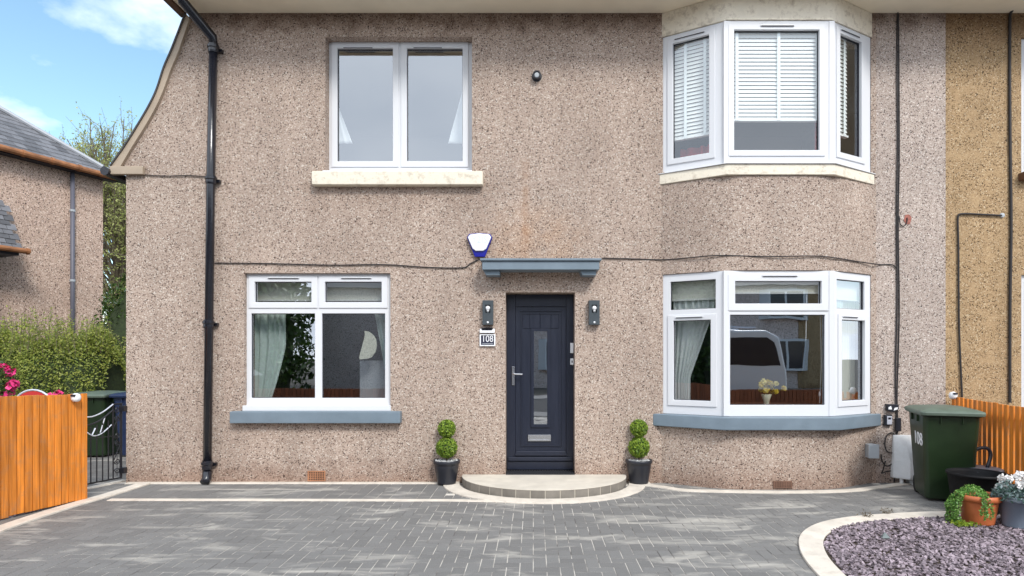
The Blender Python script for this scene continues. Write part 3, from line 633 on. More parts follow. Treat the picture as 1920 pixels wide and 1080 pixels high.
wb = MB(); wb.prism([(lx0-.02, .30), (lx1+.02, .30), (lx1-.01, .36), (lx0+.01, .36)], Y-.035, Y-.0, lambda a, b, c: (a, c, b)); wb.box(x0+.02, x1-.02, Y-.05, Y+.02, .235, .285); wb.box(x0+.004, x1-.004, Y-.03, Y+.04, .12, .23); wb.build('weather_board', 'door', DOOR, bevel=.008)
pn = MB(); pn.add([(gx0, Y+.02, gz0), (gx1, Y+.02, gz0), (gx1, Y+.02, gz1), (gx0, Y+.02, gz1)], [(0, 1, 2, 3)]); pn.build('pane', glassmat('door_glass', .42, (.6, .65, .62)), DOOR)
lb = MB(); slab(lb, FLAT, X_(990), X_(1033), Z_(827), Z_(815), [(X_(993), X_(1030), Z_(824), Z_(819))], -Y-.001, -Y+.014); lb.build('letterbox', 'chrome', DOOR, bevel=.002)
lb = MB(); lb.box(X_(993), X_(1030), Y-.006, Y-.004, Z_(824), Z_(819)); lb.build('letter_flap', 'chrome', DOOR)
hd = MB(); hx = X_(962.5); hd.box(hx-.017, hx+.017, Y-.034, Y-.0205, Z_(722), Z_(687)); hd.tube([(hx, Y-.03, Z_(701)), (hx, Y-.075, Z_(701)), (hx+.02, Y-.085, Z_(701)), (hx+.12, Y-.085, Z_(701.5))], .011, 10); hd.build('handle', 'chrome', DOOR, bevel=.003)
mt = MB(); mt.box(x0+.003, x1-.003, -.03, Y-.03, .103, .113)
for k in range(26): mt.box(x0+.01+k*.033, x0+.03+k*.033, -.025, Y-.035, .1131, .118)
tag(mt.build('doormat', 'mat', loc=(0, 0, .10)), 'black ribbed rubber mat in the front doorway', 'doormat')
th = MB(); th.box(doorH[0]+.001, doorH[1]-.001, .0, .31, -.1, .1025); th.build('threshold', 'steptop', H)
cb = MB(); cb.box(X_(1069), X_(1075), Y-.045, Y-.0205, Z_(662), Z_(643)); tag(cb.build('doorbell', 'white', loc=(.5, Y-.02, 1.6), bevel=.004), 'white doorbell on the right of the door frame', 'doorbell')
cb = MB(); cb.box(X_(1069), X_(1075), Y-.045, Y-.0205, Z_(684), Z_(672)); B_ = cb.build('lock_button', 'white', loc=(.5, Y-.02, 1.5), bevel=.004); tag(B_, 'small white push switch with black dot below the doorbell', 'switch')
cb = MB(); cb.box(X_(1071), X_(1073), Y-.048, Y-.0455, Z_(680), Z_(676)); cb.build('button', 'seal', B_)
# air bricks
for (a, b, c, d, mm, lab) in ((577, 610, 883, 907, 'airbrick', 'terracotta air brick low in the wall'), (1450, 1485, 902, 918, 'airbrick_dark', 'brown air brick at the foot of the bay')):
    Y = -.008 if a < 1000 else -BP-.008; ab = MB(); u0, u1, z0, z1 = WX(a, Y), WX(b, Y), max(WZ(d, Y), .02), WZ(c, Y); hl = []
    nx, nz_ = 7, 4
    for i in range(nx):
        for j in range(nz_):
            du, dz = (u1-u0-.02)/nx, (z1-z0-.02)/nz_; hl.append((u0+.01+i*du+.005, u0+.01+(i+1)*du-.005, z0+.01+j*dz+.005, z0+.01+(j+1)*dz-.005))
    slab(ab, facet(0, Y, 1, 0), u0, u1, z0, z1, hl, -.006, .006); A_ = ab.build('air_brick', mm, H); A_['label'] = lab
    q_ = MB(); q_.box(u0+.005, u1-.005, Y+.0065, Y+.0075, z0+.005, z1-.005); q_.build('grille_back', 'seal', A_)
# flue
fx, fz = WX(1006.5, -.06), WZ(140, -.06)
fl_ = MB(); fl_.lathe([(.062, 0), (.062, .012), (.05, .016), (.05, .07), (.040, .07), (.040, .02)], seg=24, cap1=False)
fl_.v = [(fx+x, -z, fz+y) for x, y, z in fl_.v]; FL = fl_.build('flue', 'plastic_black', H, smooth=False)
f2 = MB(); f2.lathe([(.03, .0), (.03, .06), (.024, .062)], seg=16); f2.v = [(fx+x, -z, fz+y) for x, y, z in f2.v]; f2.build('inner_pipe', 'grey', FL)
# downpipe
dp = MB(); px_ = lambda x: WX(x, -.09)
dp.tube([(px_(369), -.44, ZE+.09), (px_(371), -.42, WZ(2, -.42)-.0), (px_(399.5), -.10, WZ(70, -.1)), (px_(400), -.09, WZ(95, -.09))], .058, 14)
dp.tube([(px_(400), -.09, WZ(90, -.09)), (px_(395), -.09, WZ(340, -.09)), (px_(388.5), -.09, .14)], .050, 14)
dp.tube([(px_(388.5), -.09, .16), (px_(388.3), -.10, .07), (px_(388), -.15, .03)], .054, 12)
DP = dp.build('downpipe', 'black', H, smooth=True)
for (x, y) in ((400, 92), (395.5, 338), (391, 608), (388.5, 872)):
    zc = WZ(y, -.09); xx = px_(x); cl = MB()
    cl.lathe([(.050, -.05), (.058, -.05), (.062, -.03), (.062, .0), (.072, .01), (.072, .035), (.06, .04), (.06, .055), (.05, .056)], (xx, -.09, zc), 18)
    cl.box(xx-.085, xx+.085, -.05, -.002, zc-.015, zc+.02); cl.build('collar', 'black', DP)

# curtains and blinds -----------------------------------------------------
def curtain(name, label, ufun, z0, z1, y, material, pleat=14, amp=.03, xf=FLAT, n=60, group=None, cat='curtain'):
    m = MB(); V = []; nz = 24
    for j in range(nz+1):
        z = z0+(z1-z0)*j/nz; a, b = ufun((z-z0)/(z1-z0))
        for i in range(n+1):
            t = i/n; V.append(xf(a+(b-a)*t, -y+amp*math.sin(t*pleat*2*math.pi+1.3*math.sin(t*9))*(.5+.5*j/nz), z))
    m.add(V, [(j*(n+1)+i, j*(n+1)+i+1, (j+1)*(n+1)+i+1, (j+1)*(n+1)+i) for j in range(nz) for i in range(n)])
    o = m.build(name, material, smooth=True, loc=xf((ufun(0)[0]+ufun(0)[1])/2, -y, z0)); sd_ = o.modifiers.new('s', 'SOLIDIFY'); sd_.thickness = .003
    return tag(o, label, cat, group)
xw = lambda px: (px-1000)/147.
curtain('curtain', 'pale green curtain tied back at the left side of the window left of the door', lambda t: (xw(468), xw(497)+(xw(528)-xw(497))*min(1, max(0, (t-.05)/.6))**.8), .93, 2.13, .30, 'curtain', 5)
curtain('curtain', 'pale green curtain hanging down the right side of the window left of the door', lambda t: (xw(722)-(xw(722)-xw(697))*max(0, (t-.25)/.75), xw(735)), .93, 2.13, .30, 'curtain', 4)
curtain('curtain', 'white curtain swept to the left in the upper double window', lambda t: (-2.66, -2.37-.24*min(1, t*1.8)), 4.37, 5.5, .38, 'sheer', 2, .008)
curtain('curtain', 'white curtain swept to the right in the upper double window', lambda t: (-1.12+.28*min(1, t*1.1), -.74), 4.37, 5.5, .38, 'sheer', 2, .008)
def bl(name, label, xf, u0, u1, z0, z1, y):
    m = MB(); m.box(u0, u1, -y-.004, -y, z0+.02, z1, xf); o = m.build(name, 'blind', loc=xf((u0+u1)/2, -y, z0)); tag(o, label, 'blind')
    m = MB(); m.box(u0, u1, -y-.012, -y+.006, z0, z0+.022, xf); m.build('bottom_bar', 'slat', o); return o
bl('roller_blind', 'cream roller blind at the top left of the window left of the door', FLAT, -3.55, -2.78, 2.29, 2.6, .22)
bl('roller_blind', 'cream roller blind at the top right of the window left of the door', FLAT, -2.70, -1.85, 2.29, 2.6, .22)
RBC = bl('roller_blind', 'cream roller blind at the top of the lower bay centre window', xfC, .05, cw-.05, 2.33, 2.585, .10)
bl('roller_blind', 'cream roller blind at the top of the lower bay left window', xfL, .06, LN-.06, 2.27, 2.585, .12)
bl('roller_blind', 'cream roller blind at the top of the lower bay right window', xfR, .06, LN-.06, 2.27, 2.585, .12)
uL = lambda px: ux(px, *LL)
curtain('curtain', 'white voile tied back in the left light of the lower bay', lambda t: (uL(1255), uL(1288)+(uL(1334)-uL(1288))*min(1, max(0, (t-.3)/.6))), .9, 2.3, .16, 'sheer', 7, .02, xfL)
uR = lambda px: ux(px, *RR)
curtain('curtain', 'pale green curtain gathered in the right light of the lower bay', lambda t: (uR(1570), uR(1592)+.12*max(0, (t-.2))), .9, 2.3, .15, 'curtain', 5, .02, xfR)
curtain('curtain', 'cream ribbed vertical curtain at the right edge of the lower bay', lambda t: (uR(1590), LN-.03), .9, 2.3, .22, 'blind', 9, .015, xfR)
curtain('curtain', 'red curtain low in the right light of the upper bay', lambda t: (.06, .42), 3.9, 4.5, .28, 'redcloth', 6, .02, xfR)
curtain('curtain', 'red cloth low behind the left light of the upper bay', lambda t: (.15, .62), 3.9, 4.22, .30, 'redcloth', 4, .03, xfL)
def venetian(label, xf, u0, u1, z0, z1, y, tapes):
    r_ = empty('venetian_blind', xf((u0+u1)/2, -y, z0), label, 'blind', 'venetian blinds in the upper bay')
    m = MB(); z = z0+.03
    while z < z1:
        m.box(u0, u1, -.022, .022, -.0015, .0015, lambda a, b, c, z=z: xf(a, -y+b*math.cos(R(70)), z+b*math.sin(R(70))*-1+c)); z += .047
    m.build('slats', 'slat', r_)
    m = MB()
    for tu in tapes: m.box(tu-.018, tu+.018, -y+.026, -y+.028, z0, z1, xf)
    m.build('ladder_tape', 'sheer', r_)
    m = MB(); m.box(u0, u1, -y-.025, -y+.025, z0-.005, z0+.018, xf); m.build('bottom_rail', 'slat', r_)
venetian('white venetian blind half lowered in the upper bay centre light', xfC, .04, cw-.04, 4.40, 5.52, .09, (.14, .64, 1.10))
venetian('white venetian blind in the upper bay left light', xfL, .08, LN-.05, 4.28, 5.52, .11, (.28, .52))
venetian('white venetian blind in the upper bay right light', xfR, .06, .44, 4.28, 5.52, .11, (.17, .36))
# wand, vase and ornament
wd = MB(); u = uc(1521); wd.tube([xfC(u, -.12, 2.34), xfC(u-.02, -.10, 1.77)], .006, 8); wd.build('wand', 'white', RBC)
wd = MB(); u = uc(1545); wd.tube([xfC(u, -.11, 2.33), xfC(u+.01, -.09, 1.5), xfC(u-.01, -.09, 1.02)], .004, 6); wd.lathe([(.006, 0), (.014, .01), (.012, .04), (.004, .06)], xfC(u-.01, -.09, 1.1), 8); wd.build('pull_cord', 'white', RBC)
vx, vy, vz = WX(1437, -.2), -.2, .985
sh = MB(); sh.box(BX-.62, BX+.62, -.30, .30, .94, .984); sh.box(BX-1.1, BX+1.1, .0, .30, .9, .939); sh.build('inner_sill', 'wood', H)
VS = empty('flower_vase', (vx, vy, vz), 'cream vase of yellow and white daffodils on the lower bay sill', 'vase')
vm = MB(); vm.lathe([(.032, 0), (.03, .02), (.038, .06), (.062, .13), (.055, .135), (.03, .06)], (vx, vy, vz), 20, cap1=False); vm.build('vase_body', 'vase', VS, smooth=True)
st = MB(); heads = []
for k in range(26):
    a = random.uniform(0, 6.28); r_ = random.uniform(.0, .14); top = Vector((vx+r_*math.cos(a)*1.1, vy+r_*math.sin(a)*.7, vz+random.uniform(.20, .32)-r_*.4)); heads.append(top); st.tube([(vx, vy, vz+.1), top], .004, 5)
heads.append(Vector((vx+.215, vy, vz+.205))); st.tube([(vx, vy, vz+.1), heads[-1]], .003, 5)
st.build('stems', 'darkleaf', VS)
for nm, mt_, hs in (('yellow_flowers', 'yellow', heads[::2]+heads[1::4]), ('pale_flowers', 'paleyellow', heads[1::2])):
    C = np.array([h+Vector(rand_unit(1)[0])*.018 for h in hs for _ in range(40)]); leaves(nm, C, .040, mt_, VS, aspect=.8)
# crescent moon ornament
mxx, mz = WX(682, .22), WZ(673, .22)
outl = []
for k in range(15):
    a = R(100-k*190/14); outl.append((mxx-.02+.13*math.cos(a), mz+.02+.20*math.sin(a)))
MO = MB(); MO.prism([(WX(683, .2), WZ(620, .2))]+[(WX(x, .2), WZ(y, .2)) for x, y in ((692, 622), (700, 628), (705, 636), (707, 648), (704, 660), (697, 670), (688, 673), (674, 674), (673, 670), (677, 655), (681, 640), (684, 628))], .20, .215, lambda a, b, c: (a, c, b))
tag(MO.build('moon_ornament', 'moon', loc=(WX(690, .2), .2, WZ(674, .2)), bevel=.004), 'pearly crescent moon ornament in the window left of the door', 'ornament')
tb = MB(); tb.box(-2.30, -1.75, .45, .9, .05, WZ(676, .5)); tag(tb.build('white_cabinet', 'grey', loc=(-2.0, .6, .05), bevel=.01), 'pale grey cabinet behind the moon ornament window', 'cabinet')

# wall-mounted things --------------------------------------------------------
def cable(label, pts, r=.007, n=5, name='cable', y=-.014):
    P = [(WX(p[0], y), p[2] if len(p) > 2 else y, WZ(p[1], y)) for p in pts]
    m = MB(); m.tube(spline(P, n), r, 6); c_ = P[-1]; return tag(m.build(name, 'cable', loc=c_), label, 'cable')
def baypath(pts):
    """(px,py) -> point just in front of the rounded bay or wall"""
    P = []
    pl = bay_poly(.012, .28)
    for px, py in pts:
        best = 0
        for it in range(6):
            X = WX(px, best); yy = -.014
            for (a, b), (c, d) in zip(pl[:-1], pl[1:]):
                if a <= X <= c and c > a: yy = min(yy, b+(d-b)*(X-a)/(c-a)-.006)
            best = yy
        P.append((WX(px, best), best, WZ(py, best)))
    return P
cable('thin cable running from the kneeler to the downpipe', [(272, 328), (310, 330), (350, 329), (384, 331)], .006)
cable('thin cable above the lower window ending at the alarm box', [(403, 493), (500, 494), (620, 497), (720, 496), (800, 501), (866, 502), (882, 494), (899, 486)], .007)
m = MB(); m.tube(spline(baypath([(1128, 484), (1180, 485), (1240, 487), (1285, 484), (1345, 479), (1440, 481), (1530, 480), (1575, 485), (1612, 491), (1650, 496), (1672, 496), (1681, 503)]), 4), .007, 6)
tag(m.build('cable', 'cable', loc=(BX, -.42, 2.78)), 'thin cable draped across the bay above the lower bay window', 'cable')
cable('black cable running down the wall right of the bay, left of the pair', [(1703, 0, -.5), (1688, 14, -.2), (1683.5, 24), (1682, 120), (1683, 260), (1681, 400), (1682, 560), (1679, 700), (1681, 785)], .008)
cable('black cable running down the wall right of the bay, right of the pair', [(1684.5, 26), (1685.5, 150), (1686, 300), (1684, 420), (1686, 560), (1685, 640), (1682, 740), (1683, 785)], .008)
cable('short hooked cable end beside the rusty stain right of the bay', [(1686, 405), (1688, 420), (1694, 424), (1700, 418), (1701, 408)], .006)
cable('cable coil hanging below the black joint box by the meter box', [(1684, 806), (1680, 818), (1672, 811), (1662, 818), (1659, 833), (1663, 846), (1674, 849), (1684, 842), (1688, 830), (1686, 820)], .007)
cable('lower cable loop between the grey socket box and meter box', [(1652, 852), (1654, 864), (1663, 874), (1675, 868), (1681, 862), (1680, 880), (1676, 905)], .007)
cable('thin cable from the grey socket box down to the foot of the wall', [(1639, 858, -.26), (1640, 876, -.2), (1646, 885, -.1), (1662, 884), (1678, 880), (1682, 860), (1680, 810)], .007)
rs_ = MB(); rs_.prism([(WX(x), WZ(y)) for x, y in ((1697, 403), (1704, 402), (1709, 408), (1706, 420), (1699, 421), (1694, 413))], -.006, -.001, lambda a, b, c: (a, c, b)); tag(rs_.build('rusty_plate', mat('faded_red_patch', (.33, .12, .09), .8, var=.4, vscale=60), loc=(WX(1702), 0, WZ(415))), 'small rusty red patch on the wall beside the cables', 'plate')
# alarm box
ax = lambda px: WX(px, -.06); az = lambda py: WZ(py, -.06)
AL = empty('alarm_box', (ax(899), 0, az(482)), 'white and blue wedge-shaped alarm box above the canopy', 'alarm box')
m = MB(); front = [(881, 440), (898, 437.5), (917, 439.5), (921, 445), (912, 466), (906, 470.5), (892, 470.5), (886, 466), (877, 445)]
back = [(879, 438), (898, 436), (919, 438), (923, 445), (909, 481), (890, 481), (875, 445)]
m.prism([(ax(x), az(y)) for x, y in back][::-1], -.045, -.001, lambda a, b, c: (a, c, b)); m.build('strobe_base', 'blueplastic', AL, bevel=.006)
m = MB(); m.prism([(ax(x), az(y)) for x, y in front][::-1], -.07, -.0455, lambda a, b, c: (a, c, b)); m.build('cover', 'white', AL, bevel=.008)
text('yale'.replace('yale', 'Y2IS') if False else 'Y2IS', .12, 'faint', AL, lambda a, b, c: (ax(899)+a, -.0705-b, az(450)+c), .001, sx=.9)
# lamps
def lampbox(px, label):
    X = WX(px, -.05); r_ = empty('wall_lamp', (X, 0, WZ(610, -.05)), label, 'wall lamp', 'lamps either side of the door')
    z0, z1 = WZ(609, -.05), WZ(563.5, -.05); hw = .066; sl_ = MB()
    slab(sl_, FLAT, X-hw, X+hw, z0, z1, [(X-.030, X+.030, (z0+z1)/2-.005, (z0+z1)/2+.095)], .075, .085); sl_.build('front_plate', 'anthracite', r_, bevel=.002)
    b_ = MB(); b_.box(X-hw, X-hw+.006, -.075, -.001, z0, z1); b_.box(X+hw-.006, X+hw, -.075, -.001, z0, z1); b_.box(X-hw+.006, X+hw-.006, -.075, -.001, z1-.006, z1); b_.box(X-hw+.006, X+hw-.006, -.075, -.001, z0, z0+.006); b_.box(X-hw+.006, X+hw-.006, -.03, -.001, z0+.006, z1-.006); b_.build('housing', 'anthracite', r_)
    c_ = (X, -.078, (z0+z1)/2+.055); bu = MB(); pr = []
    for k in range(12): a = -math.pi/2+math.pi*k/11; pr.append((max(.001, .028*math.cos(a)), .028*math.sin(a)))
    bu.lathe([(.013, -.045), (.016, -.035)]+[(max(r0, .016) if z < 0 else r0, z) for r0, z in pr if z > -.024], c_, 18); bu.build('bulb', 'white', r_, smooth=True)
    lb_ = MB(); lb_.lathe([(.012, -.075), (.012, -.0455)], c_, 14); lb_.build('lamp_holder', 'anthracite', r_)
    pr_ = MB(); pr_.lathe([(.014, 0), (.012, .008), (.006, .012)], (0, 0, 0), 14); pr_.v = [(X+x, -.0851-z, z0+.028+y) for x, y, z in pr_.v]; pr_.build('motion_sensor', 'white', r_, smooth=True)
lampbox(915, 'dark grey wall lamp left of the door above the number plaque'); lampbox(1114, 'dark grey wall lamp right of the door')
# plaque
X = WX(914, -.03); PL = empty('number_plaque', (X, 0, WZ(649)), 'white framed navy plaque numbered 108 below the left lamp', 'house number')
Z0, Z1 = WZ(649, -.03), WZ(626.5, -.03); m = MB(); slab(m, FLAT, X-.098, X+.098, Z0, Z1, [(X-.082, X+.082, Z0+.014, Z1-.014)], .001, .03); m.build('plaque_frame', 'white', PL, bevel=.002)
m = MB(); m.box(X-.083, X+.083, -.02, -.001, Z0+.013, Z1-.013); m.build('plaque_face', mat('navy_face', (.02, .022, .05), .5), PL)
text('108', .115, 'white', PL, lambda a, b, c: (X+a, -.0215-b, (Z0+Z1)/2+.014+c), .0015, sx=.85)
m = MB(); m.box(X-.065, X+.065, -.0218, -.0205, Z0+.026, Z0+.033); m.build('underline', 'grey', PL)
m = MB(); m.prism([(-.001, WZ(624.5)), (-.05, WZ(624.5)), (-.05, WZ(621)), (-.02, WZ(617)), (-.001, WZ(616))], X-.095, X+.09, lambda a, b, c: (c, a, b)); SO = m.build('solar_light', 'white', loc=(X, 0, WZ(624.5)), bevel=.003); tag(SO, 'slim white solar light just above the number plaque', 'solar light')
m = MB(); m.box(-.07, .06, -.001, .001, -.016, .016, lambda a, b, c: (X+a, -.037+c*.7, WZ(618.5)+b*0+c*.5+.004)); m.box(X-.075, X+.07, -.045, -.004, WZ(616)+.001, WZ(616)+.008); m.build('solar_panel', 'seal', SO)
# key safe, bracket, joint box, socket box, meter box
m = MB(); Yk = -.05; m.box(WX(1660, Yk), WX(1674.5, Yk), -.04, -.001, WZ(798, Yk), WZ(778, Yk)); KS = m.build('key_safe', 'plastic_black', loc=(WX(1667), 0, WZ(798)), bevel=.006); tag(KS, 'small black and silver key safe beside the lower bay sill', 'key safe')
m = MB(); slab(m, FLAT, WX(1663.5, Yk), WX(1673, Yk), WZ(796, Yk), WZ(780.5, Yk), [(WX(1665.5, Yk), WX(1671, Yk), WZ(787, Yk), WZ(783, Yk))], .041, .05); m.build('key_flap', 'silver', KS, bevel=.003)
m = MB(); m.prism([(WX(x), WZ(y)) for x, y in ((1659, 757), (1681, 758), (1681, 767), (1670, 772), (1660, 769))][::-1], -.05, -.001, lambda a, b, c: (a, c, b)); SL = m.build('solar_light', 'plastic_black', loc=(WX(1670), 0, WZ(772)), bevel=.003); tag(SL, 'small black and white solar light above the key safe', 'solar light')
m = MB(); m.prism([(WX(1661.5), WZ(763)), (WX(1666), WZ(760.5)), (WX(1668), WZ(767)), (WX(1661.5), WZ(767))], -.054, -.0505, lambda a, b, c: (a, c, b)); m.prism([(WX(1673), WZ(764)), (WX(1679), WZ(763)), (WX(1678), WZ(767)), (WX(1671), WZ(769))], -.054, -.0505, lambda a, b, c: (a, c, b)); m.build('reflector', 'white', SL)
m = MB(); m.box(WX(1677), WX(1686), -.045, -.001, WZ(808), WZ(783)); tag(m.build('cable_joint_box', 'plastic_black', loc=(WX(1681), 0, WZ(808)), bevel=.005), 'narrow black cable joint box beside the key safe', 'joint box')
sx_ = WX(1641.5, -.2); m = MB(); m.box(sx_-.058, sx_+.058, -.155, -.02, WZ(857.5, -.1), WZ(832.5, -.1)); m.box(sx_-.064, sx_+.064, -.17, -.156, WZ(858, -.1), WZ(832, -.1)); tag(m.build('socket_box', 'grey', loc=(sx_, 0, WZ(857)), bevel=.005), 'light grey outdoor socket box on the right flank of the bay', 'socket box')
MX = WX(1683, -.16); MBX = empty('meter_box', (MX+.27, 0, .08), 'white sloping meter box on the wall behind the green bin', 'meter box')
zt, zb = WZ(817, -.1), WZ(900, -.2)
def ring(z, dpt, ins): return [(MX+ins, -.001, z), (MX+ins+.0, -dpt*.3, z), (MX+ins+.12, -dpt, z), (MX+.42, -dpt, z), (MX+.54-ins, -dpt*.3, z), (MX+.54-ins, -.001, z)]
m = MB(); m.loft([ring(zb, .20, .0), ring(zb+.03, .22, .0), ring(zb+.22, .20, .015), ring(zt, .06, .03)]); m.build('cover', 'whitebox', MBX, bevel=.006)
m = MB(); m.box(MX+.15, MX+.39, 0, .006, 0, .24, lambda a, b, c: (a, -.212-b+c*.105, zb+.26+c)); m.build('access_panel', 'whitebox', MBX, bevel=.003)
m = MB(); m.lathe([(.022, 0), (.022, .12)], (MX+.09, -.09, 0), 14); m.box(MX+.2, MX+.5, -.15, -.001, .0, .07); m.build('riser_pipe', 'whitebox', MBX)

# ================================================================ step
ST = empty('door_step', (SC, -.4, 0), 'cream topped half-round step edged with grey setts at the door', 'step')
m = MB(); m.prism([(SC+(SA-.007)*math.cos(math.pi*i/48), -.001-(SB-.006)*math.sin(math.pi*i/48)) for i in range(49)][::-1], 0, .095); m.build('step_core', 'mortar', ST)
m = MB(); m.prism([(SC+(SA-.0)*math.cos(math.pi*i/48), -.002-(SB-.0)*math.sin(math.pi*i/48)) for i in range(49)][::-1], .094, .104); m.build('tread', 'steptop', ST, bevel=.004)
m = MB(); NB = 18
lenp = [0.]; P_ = [(SC+SA*math.cos(math.pi*i/200), -SB*math.sin(math.pi*i/200)) for i in range(201)]
for a, b in zip(P_[:-1], P_[1:]): lenp.append(lenp[-1]+math.hypot(b[0]-a[0], b[1]-a[1]))
def at(sv):
    sv = min(max(sv, 0), lenp[-1]-1e-6); k = max(i for i in range(200) if lenp[i] <= sv); t = (sv-lenp[k])/(lenp[k+1]-lenp[k]); return (P_[k][0]*(1-t)+P_[k+1][0]*t, P_[k][1]*(1-t)+P_[k+1][1]*t)
for k in range(NB):
    a = at(lenp[-1]*(k+.04)/NB); b = at(lenp[-1]*(k+.96)/NB); c = at(lenp[-1]*(k+.5)/NB)
    def inn(p): return (SC+(p[0]-SC)*.975, p[1]*.97)
    m.prism([a, c, b, inn(b), inn(c), inn(a)], .002, .0935)
m.build('sett_edge', 'sett', ST, bevel=.004)

# ================================================================ topiary pots
def pot(prof, c, mat_, parent, name='pot'):
    m = MB(); m.lathe(prof, c, 40, cap1=False); return m.build(name, mat_, parent, smooth=False, bevel=.0)
def topiary():
    r_ = empty('topiary', (0, 0, 0)); h = .30
    p = pot([(.112, 0), (.116, .02), (.135, .14), (.138, .145), (.142, .18), (.145, .185), (.148, .22), (.151, .245), (.164, .25), (.166, .285), (.158, .292), (.148, .285), (.146, .24)], (0, 0, 0), 'plastic_black', r_)
    for q in p.data.polygons: q.use_smooth = True
    m = MB(); m.lathe([(.147, .262), (.05, .272), (.001, .275)], seg=24, cap0=False); m.build('compost', 'soil', r_)
    pts = [(math.cos(a)*q, math.sin(a)*q) for a, q in zip(rng.random(260)*6.28, .14*np.sqrt(rng.random(260)))]
    finish('white_pebbles', chipmesh(pts, .012, .026, 'wp', .272), 'gravelwhite', r_)
    m = MB(); m.tube([(0, 0, .25), (0, 0, .75)], .012, 8); m.build('stem', 'bark', r_)
    for z, rr, nn in ((.44, .125, 2300), (.675, .105, 1700)):
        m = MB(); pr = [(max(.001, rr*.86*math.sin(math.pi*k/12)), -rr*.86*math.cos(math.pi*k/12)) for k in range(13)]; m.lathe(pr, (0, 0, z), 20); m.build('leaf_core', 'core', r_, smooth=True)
        U_ = rand_unit(nn); C = U_*(rr*(.86+.2*rng.random(nn)))[:, None]+np.array([0, 0, z]); leaves('foliage_ball', C, .021, 'box', r_, nrm=U_*.9, aspect=.65)
    return r_
def copy_tree(o, parent=None):
    c = o.copy(); link(c)
    if parent is not None: c.parent = parent
    for ch in list(o.children): copy_tree(ch, c)
    return c
T1 = topiary(); T2 = topiary()
T1.location = (*G(837.5, 908)[:2], .012); T2.location = (*G(1198, 907)[:2], .012); T2.rotation_euler = (0, 0, 2.1)
tag(T1, 'two-ball box topiary in a black pot left of the step', 'potted plant', 'topiary balls flanking the door'); tag(T2, 'two-ball box topiary in a black pot right of the step', 'potted plant', 'topiary balls flanking the door')

# ================================================================ fences
def fence(name, label, A, B, h0, h1, material, bw=.085, gap_=.0, z0=.02, double=True, posts=True, solid=True):
    A = Vector((*A, 0)); B = Vector((*B, 0)); L_ = (B-A).length; d = (B-A).normalized(); nrm = Vector((d.y, -d.x, 0))
    r_ = empty(name, A, label, 'fence'); xf = lambda u, w_, z: tuple(A+d*u+nrm*w_+Vector((0, 0, z)))
    m = MB(); u = 0; k = 0
    while u < L_-.02:
        hh = h0+(h1-h0)*u/L_+random.uniform(-.004, .004); off = .0 if (k % 2 == 0 or not double) else -.022
        e_ = min(u+bw, L_); t = random.uniform(-.0025, .0025); zb_ = z0+random.uniform(-.006, .006)
        m.box(u+gap_/2, e_-gap_/2, off, off+.018, zb_, hh, lambda a, b, c, t=t: xf(a+t*c, b, c)); u += bw; k += 1
    m.build('board_panel', material, r_, bevel=.0025)
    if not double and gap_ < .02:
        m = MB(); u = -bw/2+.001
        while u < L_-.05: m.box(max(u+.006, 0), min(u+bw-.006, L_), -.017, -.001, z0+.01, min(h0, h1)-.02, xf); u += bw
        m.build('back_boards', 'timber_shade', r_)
    m = MB()
    for zr in (.25, (h0+h1)/2-.16): m.box(0, L_, -.065, -.024, zr, zr+.07, xf)
    m.build('rail', material, r_)
    if posts:
        for up in np.arange(.06, L_, 1.7): m = MB(); m.box(up-.04, up+.04, -.145, -.067, 0, min(h0, h1)-.02, xf); m.build('post', material, r_, bevel=.003)
    return r_
d0 = (G(162, 937)); d1 = G(0, 976)
dirx, diry = d1[0]-d0[0], d1[1]-d0[1]; e1 = (d0[0]+dirx*2.6, d0[1]+diry*2.6)
fence('timber_fence', 'orange vertical board fence at the left edge of the driveway', e1, d0, 1.23, 1.165, 'orange', bw=.0745, double=False, gap_=.008)
fence('timber_fence', 'orange slatted fence behind the green bin on the right', (5.20, -.06), (4.80, -2.1), 1.085, 1.06, 'orange', bw=.105, gap_=.032, double=False)
def dome_light(X, Y, Z, label):
    m = MB(); m.lathe([(.001, -.045), (.03, -.04), (.045, -.015), (.046, .01), (.035, .035), (.012, .047), (.001, .048)], (0, 0, 0), 18)
    m.v = [(X+x, Y+y, Z+z) for x, y, z in m.v]; o = m.build('solar_light', 'white', smooth=True, loc=(X, Y, Z-.045)); tag(o, label, 'solar light')
    m = MB(); m.box(X-.022, X+.022, Y-.052, Y-.03, Z+.014, Z+.036); m.build('solar_panel', 'seal', o)
dome_light(-4.90, -1.10, 1.135, 'round white solar light near the end of the left fence'); dome_light(5.13, -.17, 1.10, 'round white solar light on top of the right fence')

# ================================================================ gate
GA = Vector((-5.135, -.03, 0)); GB_ = Vector((-5.42, -.87, 0)); gd = (GB_-GA).normalized(); GL = (GB_-GA).length
gx = lambda u, z, w_=0: tuple(GA+gd*u+Vector((gd.y, -gd.x, 0))*w_+Vector((0, 0, z)))
GT = empty('iron_gate', GA, 'black wrought iron gate with scrolls and highlight-coloured swags beside the house', 'gate')
m = MB(); m.tube([gx(0, .06), gx(0, 1.0)], .015, 8); m.tube([gx(GL, .06), gx(GL, 1.0)], .014, 8); m.tube([gx(.0, .07), gx(GL, .07)], .010, 6); m.tube([gx(.1, .07), gx(.1, .98)], .008, 6); m.tube([gx(0, .99), gx(.1, .99)], .009, 6); m.tube([gx(GL-.1, .07), gx(GL-.1, .98)], .008, 6)
m.tube(spline([gx(.1, .92), gx(.28, .80), gx(.46, .76), gx(.64, .80), gx(GL-.1, .92)], 5), .010, 6); m.tube([gx(.1, .60), gx(GL-.1, .60)], .006, 6); m.build('gate_frame', 'iron', GT)
